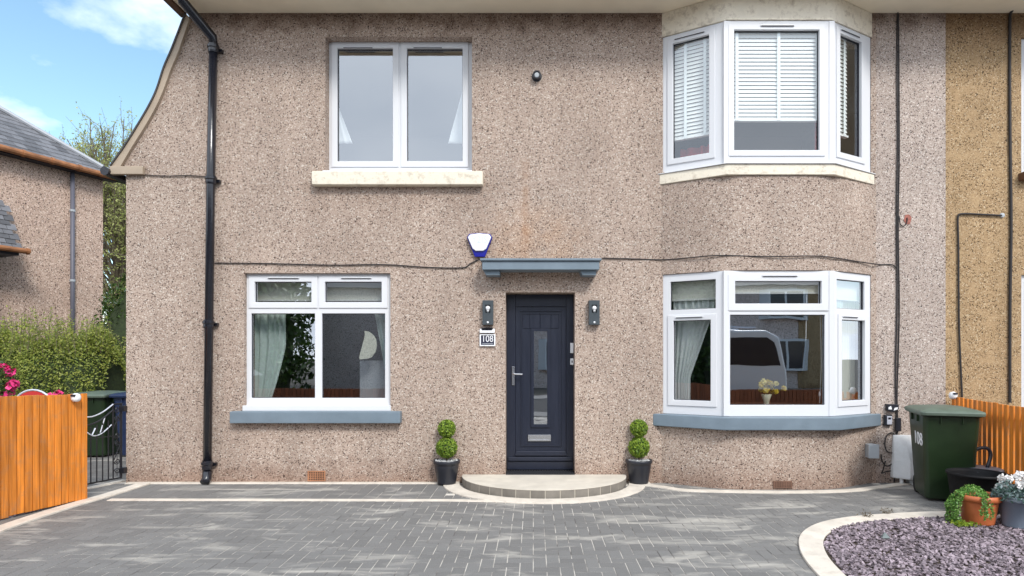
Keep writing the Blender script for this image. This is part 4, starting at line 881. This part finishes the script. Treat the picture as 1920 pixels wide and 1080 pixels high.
for k in range(9): m = MB(); u = .16+k*(GL-.3)/8.2; m.tube([gx(u, .07), gx(u, .60+.2*abs(u-GL/2)/GL*1.2+.12)], .007, 6); m.build('bar', 'iron', GT)
def spiral(u, z, r0, sg=1, turns=1.4, flip=1):
    return [gx(u+sg*r0*(1-t*.75)*math.cos(flip*2*math.pi*turns*t), z+r0*(1-t*.75)*math.sin(flip*2*math.pi*turns*t)) for t in [i/22 for i in range(23)]]
for u0 in (.05, GL-.05):
    m = MB()
    for z, fl2 in ((.16, 1), (.28, -1), (.50, 1), (.60, -1), (.80, 1), (.92, -1)): m.tube(spiral(u0, z, .038, flip=fl2), .006, 5)
    m.tube([gx(u0+.04, .70), gx(u0-.04, .88)], .006, 5); m.tube([gx(u0+.04, .30), gx(u0-.04, .48)], .006, 5); m.tube([gx(u0, .1), gx(u0, .97)], .004, 4)
    m.build('scroll', 'iron', GT)
m = MB(); m.tube(spline([gx(.1, .99), gx(.24, .90), gx(.38, .86), gx(.5, .89), gx(GL-.2, .98)], 5), .008, 6)
m.tube(spline([gx(.12, .74), gx(.24, .65), gx(.34, .63), gx(.42, .68)], 5), .007, 6); m.tube([gx(.2, .85), gx(.26, .66)], .006, 6); m.tube([gx(GL-.14, .9), gx(GL-.32, .6)], .007, 6); m.tube([gx(.32, .72), gx(.36, .64)], .008, 6)
m.build('highlight_swag', 'silver', GT)  # swag bars given a silver colour that paints in their glossy highlights
for z in (.93, .16): m = MB(); m.box(-5.14, -5.075, -.06, -.0, z-.035, z+.035); m.build('hinge', 'iron', GT, bevel=.004)

# ================================================================ bins
def rrect(hx_, hy_, r_, z, n=4, skew=0):
    o = []
    for sx2, sy2, a0 in ((1, 1, 0), (-1, 1, 90), (-1, -1, 180), (1, -1, 270)):
        for k in range(n+1): a = R(a0+90*k/n); o.append((sx2*(hx_-r_)+r_*math.cos(a), sy2*(hy_-r_)+r_*math.sin(a)+skew, z))
    return o
def wheelie(body, lidm, number=None):
    r_ = empty('wheelie_bin', (0, 0, 0))
    m = MB(); m.loft([rrect(.215, .235, .05, .03), rrect(.225, .245, .05, .06), rrect(.262, .325, .05, .86), rrect(.265, .33, .05, .93), rrect(.285, .355, .04, .935), rrect(.285, .355, .04, .965)]); B = m.build('bin_body', body, r_, bevel=.004)
    m = MB(); 
    for xx in (-.10, .10): m.box(xx-.006, xx+.006, -.345, -.322, .86, .935)
    for yy in (-.12, .12): m.box(-.283, -.262, yy-.006, yy+.006, .86, .935); m.box(.262, .283, yy-.006, yy+.006, .86, .935)
    m.build('rim_rib', body, r_)
    m = MB(); m.loft([rrect(.298, .385, .045, .945), rrect(.303, .39, .05, .975), rrect(.295, .38, .05, .99), rrect(.24, .32, .06, 1.012), rrect(.225, .30, .06, 1.004), rrect(.19, .26, .06, 1.018), rrect(.1, .15, .06, 1.03)])
    LD = m.build('lid', lidm, r_, bevel=.004)
    m = MB(); m.tube([(-.24, .42, .985), (.24, .42, .985)], .016, 10)
    for xx in (-.2, 0, .2): m.box(xx-.02, xx+.02, .36, .43, .96, 1.0)
    m.build('handle', lidm, LD, bevel=.003)
    for xx in (-.185, .185):
        m = MB(); m.lathe([(.10, -.025), (.105, -.02), (.105, .02), (.10, .025)], seg=24); m.v = [(xx+z, .26+x, .105+y) for x, y, z in m.v]; m.build('wheel', 'rubber', r_)
    if number:
        k_ = text(number, .20, 'white', r_, lambda a, b, c: (-.258-b-.0+(-(c+.0)*.043), -.09-a, .66+c), .0025, sx=1.15, name='number')
    return r_
WBn = wheelie('bin', 'binlid', '108')
WBn.location = (4.565, -.83, .0); WBn.rotation_euler = (0, 0, R(-19))
tag(WBn, 'large dark green wheelie bin marked 108 beside the right fence', 'wheelie bin')
gbn = wheelie('bin', 'binlid'); gbn.location = (-6.93, 2.15, 0); gbn.rotation_euler = (0, 0, R(4)); tag(gbn, 'dark green wheelie bin behind the iron gate', 'wheelie bin')
bbn = wheelie('binblue', 'binblue'); bbn.location = (-6.27, 2.2, 0); bbn.rotation_euler = (0, 0, R(-3)); tag(bbn, 'dark blue wheelie bin behind the iron gate', 'wheelie bin')

# ================================================================ pots on the right
def at_ground(px, py, z=.0): x, y = G(px, py, z); return x, y
x, y = WX(1832, -1.45), -1.45
TBk = empty('black_tub', (x, y, 0), 'large black tub behind the terracotta pot', 'tub')
m = MB(); m.lathe([(.20, 0), (.235, .2), (.255, .372), (.268, .375), (.268, .40), (.258, .402), (.245, .37), (.19, .02)], (x, y, 0), 40, cap1=True); o = m.build('tub_body', 'tubblack', TBk, smooth=True)
GL_ = empty('lidded_bucket', (WX(1838, -1.10), -1.10, .0), 'grey bucket lid with curved black handle behind the black tub', 'bucket')
lx, ly = WX(1838, -1.10), -1.10
m = MB(); m.lathe([(.15, .0), (.19, .355), (.20, .358), (.21, .365), (.20, .385), (.14, .395), (.04, .40), (.001, .401)], (lx, ly, 0), 32); m.build('lid_disc', mat('grey_lid', (.16, .17, .2), .4), GL_, smooth=False)
m = MB(); m.tube(spline([(lx-.12, ly-.02, .38), (lx-.11, ly-.02, .50), (lx-.06, ly-.03, .585), (lx+.04, ly-.04, .60), (lx+.075, ly-.05, .53), (lx+.03, ly-.06, .395)], 5), .018, 10); m.build('handle', 'plastic_black', GL_, smooth=True)
x, y = G(1837, 984); y += .02
TPt = empty('terracotta_pot', (x, y, .015), 'terracotta pot with trailing green plant on the slate chips', 'plant pot')
m = MB(); m.lathe([(.125, .015), (.128, .03), (.158, .21), (.160, .225), (.163, .23), (.182, .235), (.186, .26), (.182, .285), (.172, .288), (.163, .275), (.155, .20)], (x, y, 0), 44, cap1=False); o = m.build('pot', 'terracotta', TPt, smooth=True)
m = MB(); m.lathe([(.16, .245), (.001, .25)], (x, y, 0), 24, cap0=False); m.build('compost', 'soil', TPt)
C = []
for k in range(900):   # mound
    a = random.uniform(0, 6.28); q_ = .12*math.sqrt(random.random()); C.append((x-.055+q_*math.cos(a)*1.05, y+q_*math.sin(a), .275+.085*(1-(q_/.12)**2)*random.uniform(.4, 1)+random.uniform(-.01, .02)))
stm = MB()
for k in range(17):   # trailing strands
    a = R(random.uniform(170, 205) if k < 13 else random.uniform(244, 256)); ln = random.uniform(.12, .30); 
    ln = random.uniform(.24, .30) if k < 13 else random.uniform(.12, .24)
    prev = Vector((x+.15*math.cos(a), y+.15*math.sin(a), .29)); path = [prev]
    for j in range(9):
        rr = .185+.025*min(j, 3)+random.uniform(-.008, .008); p = Vector((x+rr*math.cos(a), y+rr*math.sin(a), max(.03, .29-ln*j/8))); path.append(p)
        for _ in range(13 if k < 13 else 8): C.append(tuple(p+Vector(rand_unit(1)[0])*(.022 if k < 13 else .014)))
        a += random.uniform(-.03, .03)
    stm.tube(path, .002, 4)
leaves('trailing_foliage', C, .020, 'trail', TPt, aspect=.75); stm.build('trailing_stem', 'twig', TPt)
C = [(x-.21+random.gauss(0, .05), y-.12+random.gauss(0, .035), .03+abs(random.gauss(0, .012))) for _ in range(260)]
leaves('fallen_foliage', C, .022, 'limeleaf', TPt, aspect=.8)
x, y = G(1906, 990); 
GBk = empty('grey_bucket', (x, y, .015), 'blue-grey bucket planter with white flowers at the right edge', 'planter')
m = MB(); m.lathe([(.108, .015), (.112, .03), (.138, .25), (.150, .252), (.152, .275), (.148, .278), (.152, .285), (.150, .30), (.142, .30), (.132, .25)], (x, y, 0), 40, cap1=False); m.build('bucket', 'greybucket', GBk, smooth=True)
m = MB(); m.lathe([(.14, .27), (.001, .28)], (x, y, 0), 24, cap0=False); m.build('compost', 'soil', GBk)
def dome(cx_, cy_, cz_, r_, rz, n, jit=.02): a = rng.random(n)*6.283; q_ = np.sqrt(rng.random(n)); return np.stack([cx_+r_*q_*np.cos(a), cy_+r_*q_*np.sin(a), cz_+rz*(1-q_**2)+rng.normal(size=n)*jit], 1)
leaves('foliage', np.concatenate([dome(x, y, .29, .19, .07, 900), dome(x-.12, y-.03, .32, .08, .1, 260)]), .035, 'blueleaf', GBk, aspect=.45)
fl = []
for c in dome(x+.01, y, .39, .155, .10, 60, .02):
    for _ in range(12): fl.append(c+rand_unit(1)[0]*.018)
leaves('white_flowers', fl, .026, 'petal', GBk, aspect=.9)
x2, y2 = x+.20, y-.12
RP = empty('red_glazed_pot', (x2, y2, .015), 'red glazed pot with pale rim cut by the right edge', 'plant pot')
m = MB(); m.lathe([(.09, .015), (.13, .1), (.145, .2), (.13, .255)], (x2, y2, 0), 32, cap1=False); m.build('pot', 'redpot', RP, smooth=True)
m = MB(); m.lathe([(.13, .255), (.152, .265), (.152, .285), (.13, .29), (.12, .26)], (x2, y2, 0), 32, cap1=False); m.build('rim', 'pinkrim', RP, smooth=True)
m = MB(); m.lathe([(.125, .27), (.001, .28)], (x2, y2, 0), 20, cap0=False); m.build('compost', 'soil', RP)
# grey stone on the chips and weeds on the edging
x, y = G(1659, 1006, .03); m = MB(); m.add([(x-.035, y-.02, .02), (x+.04, y-.015, .02), (x+.03, y+.03, .02), (x-.02, y+.03, .02), (x-.005, y, .068), (x+.012, y+.005, .06)], [(0, 1, 2, 3), (0, 1, 5, 4), (1, 2, 5), (2, 3, 4, 5), (3, 0, 4)]); tag(m.build('grey_stone', mat('grey_stone', (.17, .2, .2), .8, var=.2), loc=(x, y, .02)), 'pointed blue-grey stone lying on the purple slate chips', 'stone')
for k, (px, py) in enumerate(((1661, 966), (1627, 972))):
    x, y = G(px, py); C = [(x+random.gauss(0, .03), y+random.gauss(0, .02), .02+abs(random.gauss(0, .025))) for _ in range(40)]
    tag(leaves('weed', C, .035, 'twig', loc=(x, y, .01), aspect=.25), ('larger' if k == 0 else 'smaller')+' dark weed growing at the edge of the gravel bed', 'weed')

# ================================================================ tan neighbour (right)
N = empty('tan_house', (7, 0, 0), 'adjoining tan pebbledash house at the right edge', 'house')
x0 = WX(1915)
m = MB(); slab(m, FLAT, PARTY+.001, 11, -.1, ZE, [(x0, x0+1.9, .86, 2.60), (x0, x0+1.9, 3.86, 5.57)], -.3, .0); m.box(PARTY+.001, 11, 6.7, 7, -.1, ZE); m.box(10.7, 11, .3, 6.7, -.1, ZE); m.build('wall', 'render_tan', N)
m = MB(); m.box(PARTY+.001, 11, .31, 6.69, 2.72, 3.0); m.box(PARTY+.001, 11, 3, 3.1, 0, 5.8); m.build('inner_wall', 'room', N)
m = MB(); m.box(PARTY+.001, 11, -OV, -.001, ZE, ZE+.03); m.build('soffit', 'cream', N)
m = MB(); m.box(5.5, 11, -OV-.025, -OV-.001, ZE-.03, ZE+.16); m.build('fascia', 'cream', N)
m = MB(); m.box(PARTY+.3, 11.3, -.70, 3.2, ZE+.15, ZE+.21, lambda a, b, c: (a, b, c+(b+.7)*.78)); m.box(PARTY+.3, 11.3, 3.2, 7.4, ZE+.15, ZE+.21, lambda a, b, c: (a, b, c+3.04-(b-3.2)*.78)); m.build('roof', 'slate', N)
for z0_, z1_, lab in ((.87, 2.60, 'lower'), (3.87, 5.565, 'upper')):
    window(FLAT, (x0+.003, x0+1.897, z0_, z1_), [(x0+.12, x0+.9, z0_+.12, z1_-.12, .05), (x0+1.03, x0+1.78, z0_+.12, z1_-.12, .05)], .04, 'glass', 'white window of the tan house, '+lab+' storey', N)
m = MB(); m.box(x0-.04, x0+2.0, -.1, .02, WZ(340), 3.865); m.build('window_sill', 'wood', N, bevel=.008)
def cab2(name, lab, pts, r, y=-.02, cat='cable', mt='cable'):
    P = [(WX(a, y), (c[0] if c else y), WZ(b, y)) for a, b, *c in pts]; m = MB(); m.tube(spline(P, 4), r, 8); return tag(m.build(name, mt, loc=P[-1]), lab, cat)
cab2('cable', 'thick black cable running down the tan wall from the eaves', [(1903, 4, -.4), (1895, 20, -.06), (1893.5, 60), (1894, 250), (1896, 420), (1894, 560), (1893.5, 755)], .016)
cab2('cable', 'thin black cable bending down the middle of the tan wall', [(1878, 404), (1840, 402), (1803, 401), (1796, 410), (1797, 460), (1798, 600), (1801, 680), (1804, 745)], .011)
m = MB(); m.lathe([(.03, 0), (.026, .02), (.001, .024)], seg=14); m.v = [(WX(1878)+x, -z-.001, WZ(404)+y) for x, y, z in m.v]; tag(m.build('cable_gland', 'grey', loc=(WX(1878), 0, WZ(404))), 'round grey gland where the thin cable enters the tan wall', 'cable gland')

# ================================================================ left neighbour house
NC = Vector((-10.34, 7.1, 0)); al = Vector((-.40, -.916, 0)).normalized(); inw = Vector((-.916, .40, 0)).normalized()
LN_ = empty('slate_roofed_house', (-12.5, 6.5, 0), 'pebbledash house with slate roof and rusty gutters on the left', 'house')
nx = lambda u, v_, z: tuple(NC+al*u+inw*v_+Vector((0, 0, z)))    # u towards us, v into the house
EZ = 5.86
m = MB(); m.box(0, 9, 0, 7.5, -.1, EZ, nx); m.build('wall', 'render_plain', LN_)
m = MB()
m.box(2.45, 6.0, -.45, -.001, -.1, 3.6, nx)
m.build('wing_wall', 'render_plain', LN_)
TAN = .80
m = MB()
for k in range(26):
    v0 = -.22+k*.16
    u = max(-.22, v0)+(k % 2)*.11
    while u < 8.0:
        m.box(0, .215, 0, .22, 0, .012, lambda a, b, c, u=u, v0=v0: nx(u+a, v0+b, EZ+.05+(v0+b+.22)*TAN-b*.10+c+.02)); u += .22
m.add([nx(-.2, -.2, EZ+.04), nx(9.2, -.2, EZ+.04), nx(9.2, 4, EZ+.04+4.2*TAN), nx(4.0, 4, EZ+.04+4.2*TAN), nx(-.2, 7.7, EZ+.04), nx(9.2, 7.7, EZ+.04)], [(0, 1, 2, 3), (0, 3, 4), (3, 2, 5, 4), (0, 4, 5, 1)])
m.build('roof', 'slate', LN_)
m = MB(); m.box(-.75, -.25, -.35, -.05, EZ-.02, EZ+.13, nx); m.build('corner_cap', 'seal', LN_)
m = MB(); m.tube([nx(.0, .0, EZ+.10+.22*TAN), nx(4.0, 4.0, EZ+.14+4.2*TAN)], .055, 8); m.build('hip_flashing', 'lead', LN_)
m = MB(); m.tube([nx(-.62, -.30, EZ+.01), nx(4, -.30, EZ+.03), nx(9.2, -.30, EZ+.04)], .065, 10)
for u in (.2, .7, 1.25, 1.8, 2.3, 3): m.tube([nx(u-.03, -.30, EZ+.02), nx(u+.03, -.30, EZ+.02)], .078, 10)
m.build('gutter', 'rust', LN_)
m = MB(); m.box(-.22, 9.2, -.22, -.002, EZ-.05, EZ+.02, nx); m.build('eaves_board', 'seal', LN_)
m = MB(); m.tube([nx(.72, -.08, 0), nx(.72, -.08, EZ-.06)], .045, 10); DPn = m.build('downpipe', 'greypipe', LN_, smooth=True)
for z in (1.9, 3.3, 4.9): m = MB(); m.tube([nx(.72, -.08, z), nx(.72, -.08, z+.05)], .056, 10); m.build('pipe_bracket', 'grey', DPn)
# lower swept roof of the wing
WZ0 = 3.78; m = MB()
for k in range(10):
    u = 1.97+(k % 2)*.09; s0 = k*.115
    while u < 6.2:
        m.box(u, u+.172, 0, .16, .0, .012, lambda a, b, c, s0=s0: nx(a, -.60+(s0+b)*.45-(.02-b*.11+c)*.89, WZ0+(s0+b)*.89+(.02-b*.11+c)*.45)); u += .18
m.add([nx(2.02, -.58, WZ0), nx(6.2, -.58, WZ0), nx(6.2, .0, WZ0+1.25), nx(2.62, .0, WZ0+1.25), nx(2.02, .0, WZ0)], [(0, 1, 2, 3), (0, 3, 4)])
m.build('wing_roof', 'slate', LN_)
m = MB(); m.tube([nx(1.90, -.70, WZ0-.02), nx(6.2, -.70, WZ0)], .055, 10); m.tube([nx(1.90, -.70, WZ0-.02), nx(1.95, -.70, WZ0-.02)], .068, 10); m.build('gutter', 'rust', LN_)
m = MB(); m.box(2.05, 6.2, -.64, -.0, WZ0-.12, WZ0-.05, nx); m.build('soffit', 'seal', LN_)

# ================================================================ vegetation
# privet hedge
HG = empty('privet_hedge', (-8.6, 3.1, 0), 'bright green privet hedge with upright shoots behind the left fence', 'hedge')
m = MB(); nu = 26; rings = []
for i in range(nu+1):
    xx = -10.6+3.2*i/nu; rr = .42+.05*math.sin(i*1.7); top = 1.78+.08*math.sin(i*.9); rings.append([(xx, 3.1+rr*math.cos(a)*(.9+.2*random.random()), top/2+top/2*math.sin(a)*(.94+.08*random.random())) for a in [2*math.pi*k/12 for k in range(12)]])
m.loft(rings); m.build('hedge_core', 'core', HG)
n = 30000; xx = -10.8+3.5*rng.random(n); a = rng.random(n)*math.pi*1.25-.4; rr = .50+.10*np.sin(xx*5)+rng.normal(size=n)*.07; endf = np.clip((-7.2-xx)/.35, .25, 1)**.5
top = 1.86+.10*np.sin(xx*3.1)+.06*np.sin(xx*7.3); C = np.stack([xx, 3.1-rr*np.cos(a)*endf, top*.5+top*.52*np.sin(a)*endf+rng.normal(size=n)*.05], 1)
LS = []; tw = MB()
for k in range(260):
    bx_ = random.uniform(-10.7, -7.35); by = 3.1+random.uniform(-.5, .35); bz = 1.55+random.uniform(0, .2); hh = random.uniform(.25, .62)*(1.25 if -9.3 < bx_ < -8.2 else 1); lx, ly = random.gauss(0, .10), random.gauss(0, .08)
    tw.tube([(bx_, by, bz), (bx_+lx*.5, by+ly*.5, bz+hh*.6), (bx_+lx, by+ly, bz+hh)], .0035, 4)
    for j in range(34):
        t = random.random(); LS.append((bx_+lx*t+random.gauss(0, .02), by+ly*t+random.gauss(0, .02), bz+hh*t))
leaves('foliage', np.concatenate([C, np.array(LS)]), .042, 'privet', HG, aspect=.5, nrm=np.array([0, -.5, .6])); tw.build('shoots', 'twig', HG)
# laurel shrub behind the gap
SH = empty('evergreen_shrub', (-8.6, 6.4, 0), 'dark evergreen shrub in the gap between the two houses', 'shrub')
n = 9000; U_ = rand_unit(n); C = U_*(np.array([1.3, 1.0, 1.75])*(.75+.3*rng.random(n))[:, None])+np.array([-8.6, 6.4, 1.9]); C = C[C[:, 2] > .1]
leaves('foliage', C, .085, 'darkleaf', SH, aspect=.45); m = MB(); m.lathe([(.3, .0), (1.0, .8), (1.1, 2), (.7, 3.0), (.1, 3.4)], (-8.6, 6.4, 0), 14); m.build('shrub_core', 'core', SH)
# tree
def tree(name, label, base, height, spread, lm, nlev=5, leafsize=.09, nl=10, seed=3, group=None, first=.30, tilt=None, kids=(3, 4)):
    rnd = random.Random(seed); r_ = empty(name, base, label, 'tree', group); trunk = MB(); br = MB(); tips = []
    def grow(p, d, ln, rad, lev):
        pts_ = [p]; dd = d.copy()
        for k in range(3):
            dd = (dd+Vector((rnd.gauss(0, .10), rnd.gauss(0, .10), rnd.gauss(0, .06)+.03))).normalized(); pts_.append(pts_[-1]+dd*ln/3)
        (trunk if lev == 0 else br).tube(pts_, rad, 7 if lev < 2 else 4, rad*.55)
        if lev >= nlev-2: tips.extend([(pts_[k_]+(pts_[k_+1]-pts_[k_])*rnd.random(), dd) for k_ in range(3) for _ in range(2)])
        if lev >= nlev: return
        nk = rnd.randint(*kids) if lev else 7
        for k in range(nk):
            t = rnd.uniform(.45, 1.0) if k else 1.0; q_ = pts_[0]+(pts_[-1]-pts_[0])*t
            a = rnd.uniform(0, 6.28) if lev else k*.9+rnd.uniform(-.2, .2); sp = rnd.uniform(.35, .75)*spread*(1 if lev else .95); side = Vector((math.cos(a), math.sin(a), 0)); nd = (dd+side*sp).normalized()
            grow(q_, nd, ln*rnd.uniform(.62, .82), rad*.52, lev+1)
    grow(Vector(base), Vector((0, 0, 1)), height*first, height*.017, 0)
    trunk.build('trunk', 'bark', r_, smooth=True); br.build('crown_branches', 'twig', r_)
    C = []
    for p, d in tips:
        for _ in range(nl): C.append(p+Vector((rnd.gauss(0, .13), rnd.gauss(0, .13), rnd.gauss(0, .13))))
    leaves('foliage', np.array([tuple(c) for c in C]), leafsize, lm, r_, aspect=.5); return r_
def airy_tree(name, label, base, cz, rx, rz, top_tr, seed, lm, nb=150, ntw=18, nleaf=12, leafsize=.082):
    rnd = random.Random(seed); r_ = empty(name, base, label, 'tree'); bx_, by_, _ = base; T = MB(); Bm = MB(); C = []
    T.tube([(bx_, by_, 0), (bx_+.1, by_, top_tr*.5), (bx_-.05, by_, top_tr)], .24, 9, .12); T.build('trunk', 'bark', r_, smooth=True)
    for k in range(nb):
        while True:
            u = Vector((rnd.uniform(-1, 1), rnd.uniform(-1, 1), rnd.uniform(-1, 1)))
            if .35 < u.length < .93 and (u.z > -.1 or rnd.random() < .45): break
        tgt = Vector((bx_+u.x*rx, by_+u.y*rx, cz+u.z*rz)); h0 = min(top_tr, max(1.6, tgt.z-rnd.uniform(1.5, 4))); st_ = Vector((bx_, by_, h0))
        mid = st_.lerp(tgt, .5)+Vector((rnd.gauss(0, .2), rnd.gauss(0, .2), -.25)); P = spline([st_, mid, tgt], 5); Bm.tube(P, .045, 5, .014)
        for q in range(ntw):
            t = rnd.uniform(.4, 1); p0 = P[int(t*(len(P)-1))]; d = (p0-Vector((bx_, by_, cz-2.2))).normalized(); d = (d+Vector((rnd.gauss(0, .5), rnd.gauss(0, .5), rnd.gauss(0, .35)+.15))).normalized(); ln = rnd.uniform(.5, 1.25)
            p1 = p0+d*ln*.5+Vector((0, 0, .03)); p2 = p0+d*ln+Vector((rnd.gauss(0, .06), rnd.gauss(0, .06), -.02)); Bm.tube([p0, p1, p2], .010, 3, .004)
            for _ in range(nleaf):
                w_ = rnd.uniform(.15, 1.05); C.append(tuple(p0.lerp(p2, w_)+Vector((rnd.gauss(0, .045), rnd.gauss(0, .045), rnd.gauss(0, .045)))))
    Bm.build('crown_branches', 'twig', r_); leaves('foliage', np.array(C), leafsize, lm, r_, aspect=.5); return r_
airy_tree('birch_tree', 'tall airy tree with pale green spring leaves behind the left house', (-15.2, 14.8, 0), 7.2, 2.55, 3.5, 6.2, 4, 'treeleaf')
# flowering shrub peeping over the fence and garden chair
for k, (X, Y, Z, rr, lab) in enumerate(((-7.1, .35, 1.25, .25, 'pink flowering shrub at the left edge above the orange fence'), (-6.25, .35, .93, .16, 'smaller pink flowering shrub just showing over the orange fence'))):
    s_ = empty('flowering_shrub', (X, Y, 0), lab, 'shrub'); C = rand_unit(900)*rr*(.7+.4*rng.random(900))[:, None]*np.array([1, 1, .9 if k else 1.2])+np.array([X, Y, Z]); leaves('foliage', C, .05, 'darkleaf', s_)
    fl = []
    for c in rand_unit(26 if k == 0 else 16)*rr*1.0+np.array([X, Y, Z]):
        for _ in range(14): fl.append(c+rand_unit(1)[0]*.045)
    leaves('flowers', fl, .06, 'pink', s_, aspect=.9); m = MB(); m.tube([(X, Y, 0), (X, Y, Z)], .03, 7); m.build('stem', 'bark', s_)
X, Y = WX(62, .1), .1; Z = WZ(731, .1)
GC = empty('garden_chair', (X, Y, 0), 'red round-backed garden chair behind the left fence', 'chair')
m = MB(); ar = [(X+.27*math.cos(t), Y, Z-.27+.27*math.sin(t)) for t in [2*math.pi*i/28 for i in range(29)]]; m.tube(ar, .012, 6); m.build('back_frame', 'silver', GC)
m = MB(); m.prism([(X+.255*math.cos(t), Z-.27+.255*math.sin(t)) for t in [2*math.pi*i/28 for i in range(28)]], Y-.006, Y+.006, lambda a, b, c: (a, c, b)); m.build('backrest', 'redcloth', GC)
m = MB(); m.box(X-.24, X+.24, Y-.01, Y+.42, .42, .46); m.build('seat', 'redcloth', GC, bevel=.01)
for sx2 in (-.22, .22):
    for sy2 in (0, .38): m = MB(); m.tube([(X+sx2, Y+sy2, 0), (X+sx2, Y+sy2, .6 if sy2 == 0 else .42)], .012, 6); m.build('leg', 'silver', GC)
# railings at far left
RL = empty('iron_railing', (-10.0, 3.75, 0), 'dark iron railing above the hedge at the far left', 'railing')
m = MB()
for k in range(12): m.tube([(-10.45+k*.085, 3.75, 0), (-10.45+k*.085, 3.75, WZ(613, 3.75))], .009, 5)
m.tube([(-10.6, 3.75, WZ(609, 3.75)), (WX(72, 3.75), 3.75, WZ(613, 3.75))], .013, 5); m.build('railing_bars', 'iron', RL)

# ================================================================ the street behind the camera (seen in the window reflections)
OH = empty('opposite_house', (10, -24, 0), 'pebbledash houses across the street with white bay windows', 'house')
m = MB(); m.box(-11, 34, -32, -24, -.1, 5.2); m.build('wall', 'render_far', OH)
m = MB(); m.box(13.3, 15.5, -23.99, -23.95, 0, 5.2); m.build('party_strip', 'render_tan', OH)
m = MB(); m.add([(-11.4, -23.6, 5.15), (34.4, -23.6, 5.15), (34.4, -32.4, 5.15), (-11.4, -32.4, 5.15), (-8, -28, 8.2), (31, -28, 8.2)], [(0, 1, 5, 4), (1, 2, 5), (2, 3, 4, 5), (3, 0, 4), (0, 1, 2, 3)]); m.build('roof', 'slate', OH)
for xc in (-6.5, 1.5, 6.3, 12.6, 18.5, 27):
    for z0_, z1_ in ((.9, 2.5), (3.5, 4.95)):
        m = MB(); hx_ = 1.0
        m.prism([(xc-hx_-.25, -23.99), (xc-hx_+.1, -23.6), (xc+hx_-.1, -23.6), (xc+hx_+.25, -23.99)][::-1], z0_, z1_); f_ = m.build('window', 'upvc', OH)
        m = MB()
        for a, b in ((-.82, -.06), (.06, .82)): m.box(xc+a, xc+b, -23.597, -23.59, z0_+.12, z1_-.12)
        m.build('pane', 'carglass', f_)
for dx in (3.8, 9.5, 21.5): m = MB(); m.box(dx, dx+.95, -23.98, -23.93, 0, 2.1); m.build('door', 'door', OH)
for (X, Y, rr, hh, lab) in ((-13.4, -19.5, 3.0, 8.0, 'dense dark evergreen across the street nearest the houses'), (-19, -20, 3.2, 9.0, 'dense dark evergreen across the street farther left')):
    E_ = empty('evergreen_tree', (X, Y, 0), lab, 'tree', 'evergreens across the street'); m = MB(); m.tube([(X, Y, 0), (X, Y, hh*.5)], .25, 8); m.build('trunk', 'bark', E_)
    n = 9000; U_ = rand_unit(n); U_[:, :2] *= np.where(U_[:, 2:] < 0, 1/np.sqrt(np.clip(1-U_[:, 2:]**2, .04, 1)), 1); C = U_*(np.array([rr, rr, hh*.48])*(.78+.3*rng.random(n))[:, None]*(1+.12*np.sin(U_[:, :1]*9)+.1*np.cos(U_[:, 2:]*11)))+np.array([X, Y, hh*.5]); leaves('foliage', C, .30, 'darkleaf', E_)
    m = MB(); m.lathe([(rr*.8, .1), (rr*.85, hh*.25), (rr*.82, hh*.5), (rr*.6, hh*.75), (.1, hh*.93)], (X, Y, 0), 16); m.build('crown_core', 'core', E_)
SHD = empty('garden_shed', (-11.4, -17, 0), 'brown timber shed near the trees', 'shed'); m = MB(); m.box(-12.2, -10.8, -16.4, -15.6, 0, .85); m.build('wall', 'wood', SHD); m = MB(); m.prism([(-12.3, .85), (-10.7, .85), (-11.5, 1.35)], -16.5, -15.5, lambda a, b, c: (a, c, b)); m.build('roof', 'slate', SHD)
fence('boundary_fence', 'low red-brown picket fence at the street edge', (8.0, -8.25), (1.2, -8.25), .76, .76, 'brownfence', bw=.1, gap_=.012, double=False, z0=.0)
fence('boundary_fence', 'low red-brown fence at the left of the drive entrance', (-2.6, -8.25), (-9, -8.25), .76, .76, 'brownfence', bw=.1, gap_=.012, double=False, z0=.0)
V_ = empty('parked_van', (5.5, -11, 0), 'white people carrier with dark windows parked at the kerb', 'van')
def van_ring(x, hw, zs):  return x
side = [(2.5, .35), (2.5, 1.0), (2.7, 1.3), (3.5, 2.2), (4.2, 2.32), (6.45, 2.32), (6.8, 2.15), (7.0, 1.2), (7.05, .35)]
m = MB(); m.prism(side, -11.9, -10.0, lambda a, b, c: (a, c, b)); m.build('body', 'carwhite', V_, bevel=.08)
m = MB(); m.prism([(3.1, 1.35), (3.65, 2.08), (4.7, 2.12), (4.7, 1.35)], -9.992, -9.99, lambda a, b, c: (a, c, b)); m.prism([(4.8, 1.35), (4.8, 2.12), (6.45, 2.12), (6.65, 1.98), (6.83, 1.35)], -9.992, -9.99, lambda a, b, c: (a, c, b)); m.build('side_window', 'carglass', V_)
for xw_ in (3.35, 6.35):
    m = MB(); m.lathe([(.33, 0), (.33, .2)], seg=24); m.v = [(xw_+x, -10.15+z, .31+y) for x, y, z in m.v]; W_ = m.build('wheel', 'rubber', V_); m = MB(); m.lathe([(.2, .201), (.16, .215)], seg=18); m.v = [(xw_+x, -10.15+z, .31+y) for x, y, z in m.v]; m.build('rim', 'silver', W_)
m = MB(); m.tube([(4.3, -10.2, 2.40), (6.2, -10.2, 2.40)], .025, 6); m.tube([(4.3, -11.7, 2.40), (6.2, -11.7, 2.40)], .025, 6); m.build('roof_rail', 'silver', V_)

if 'ROOMFIX' in globals(): pass
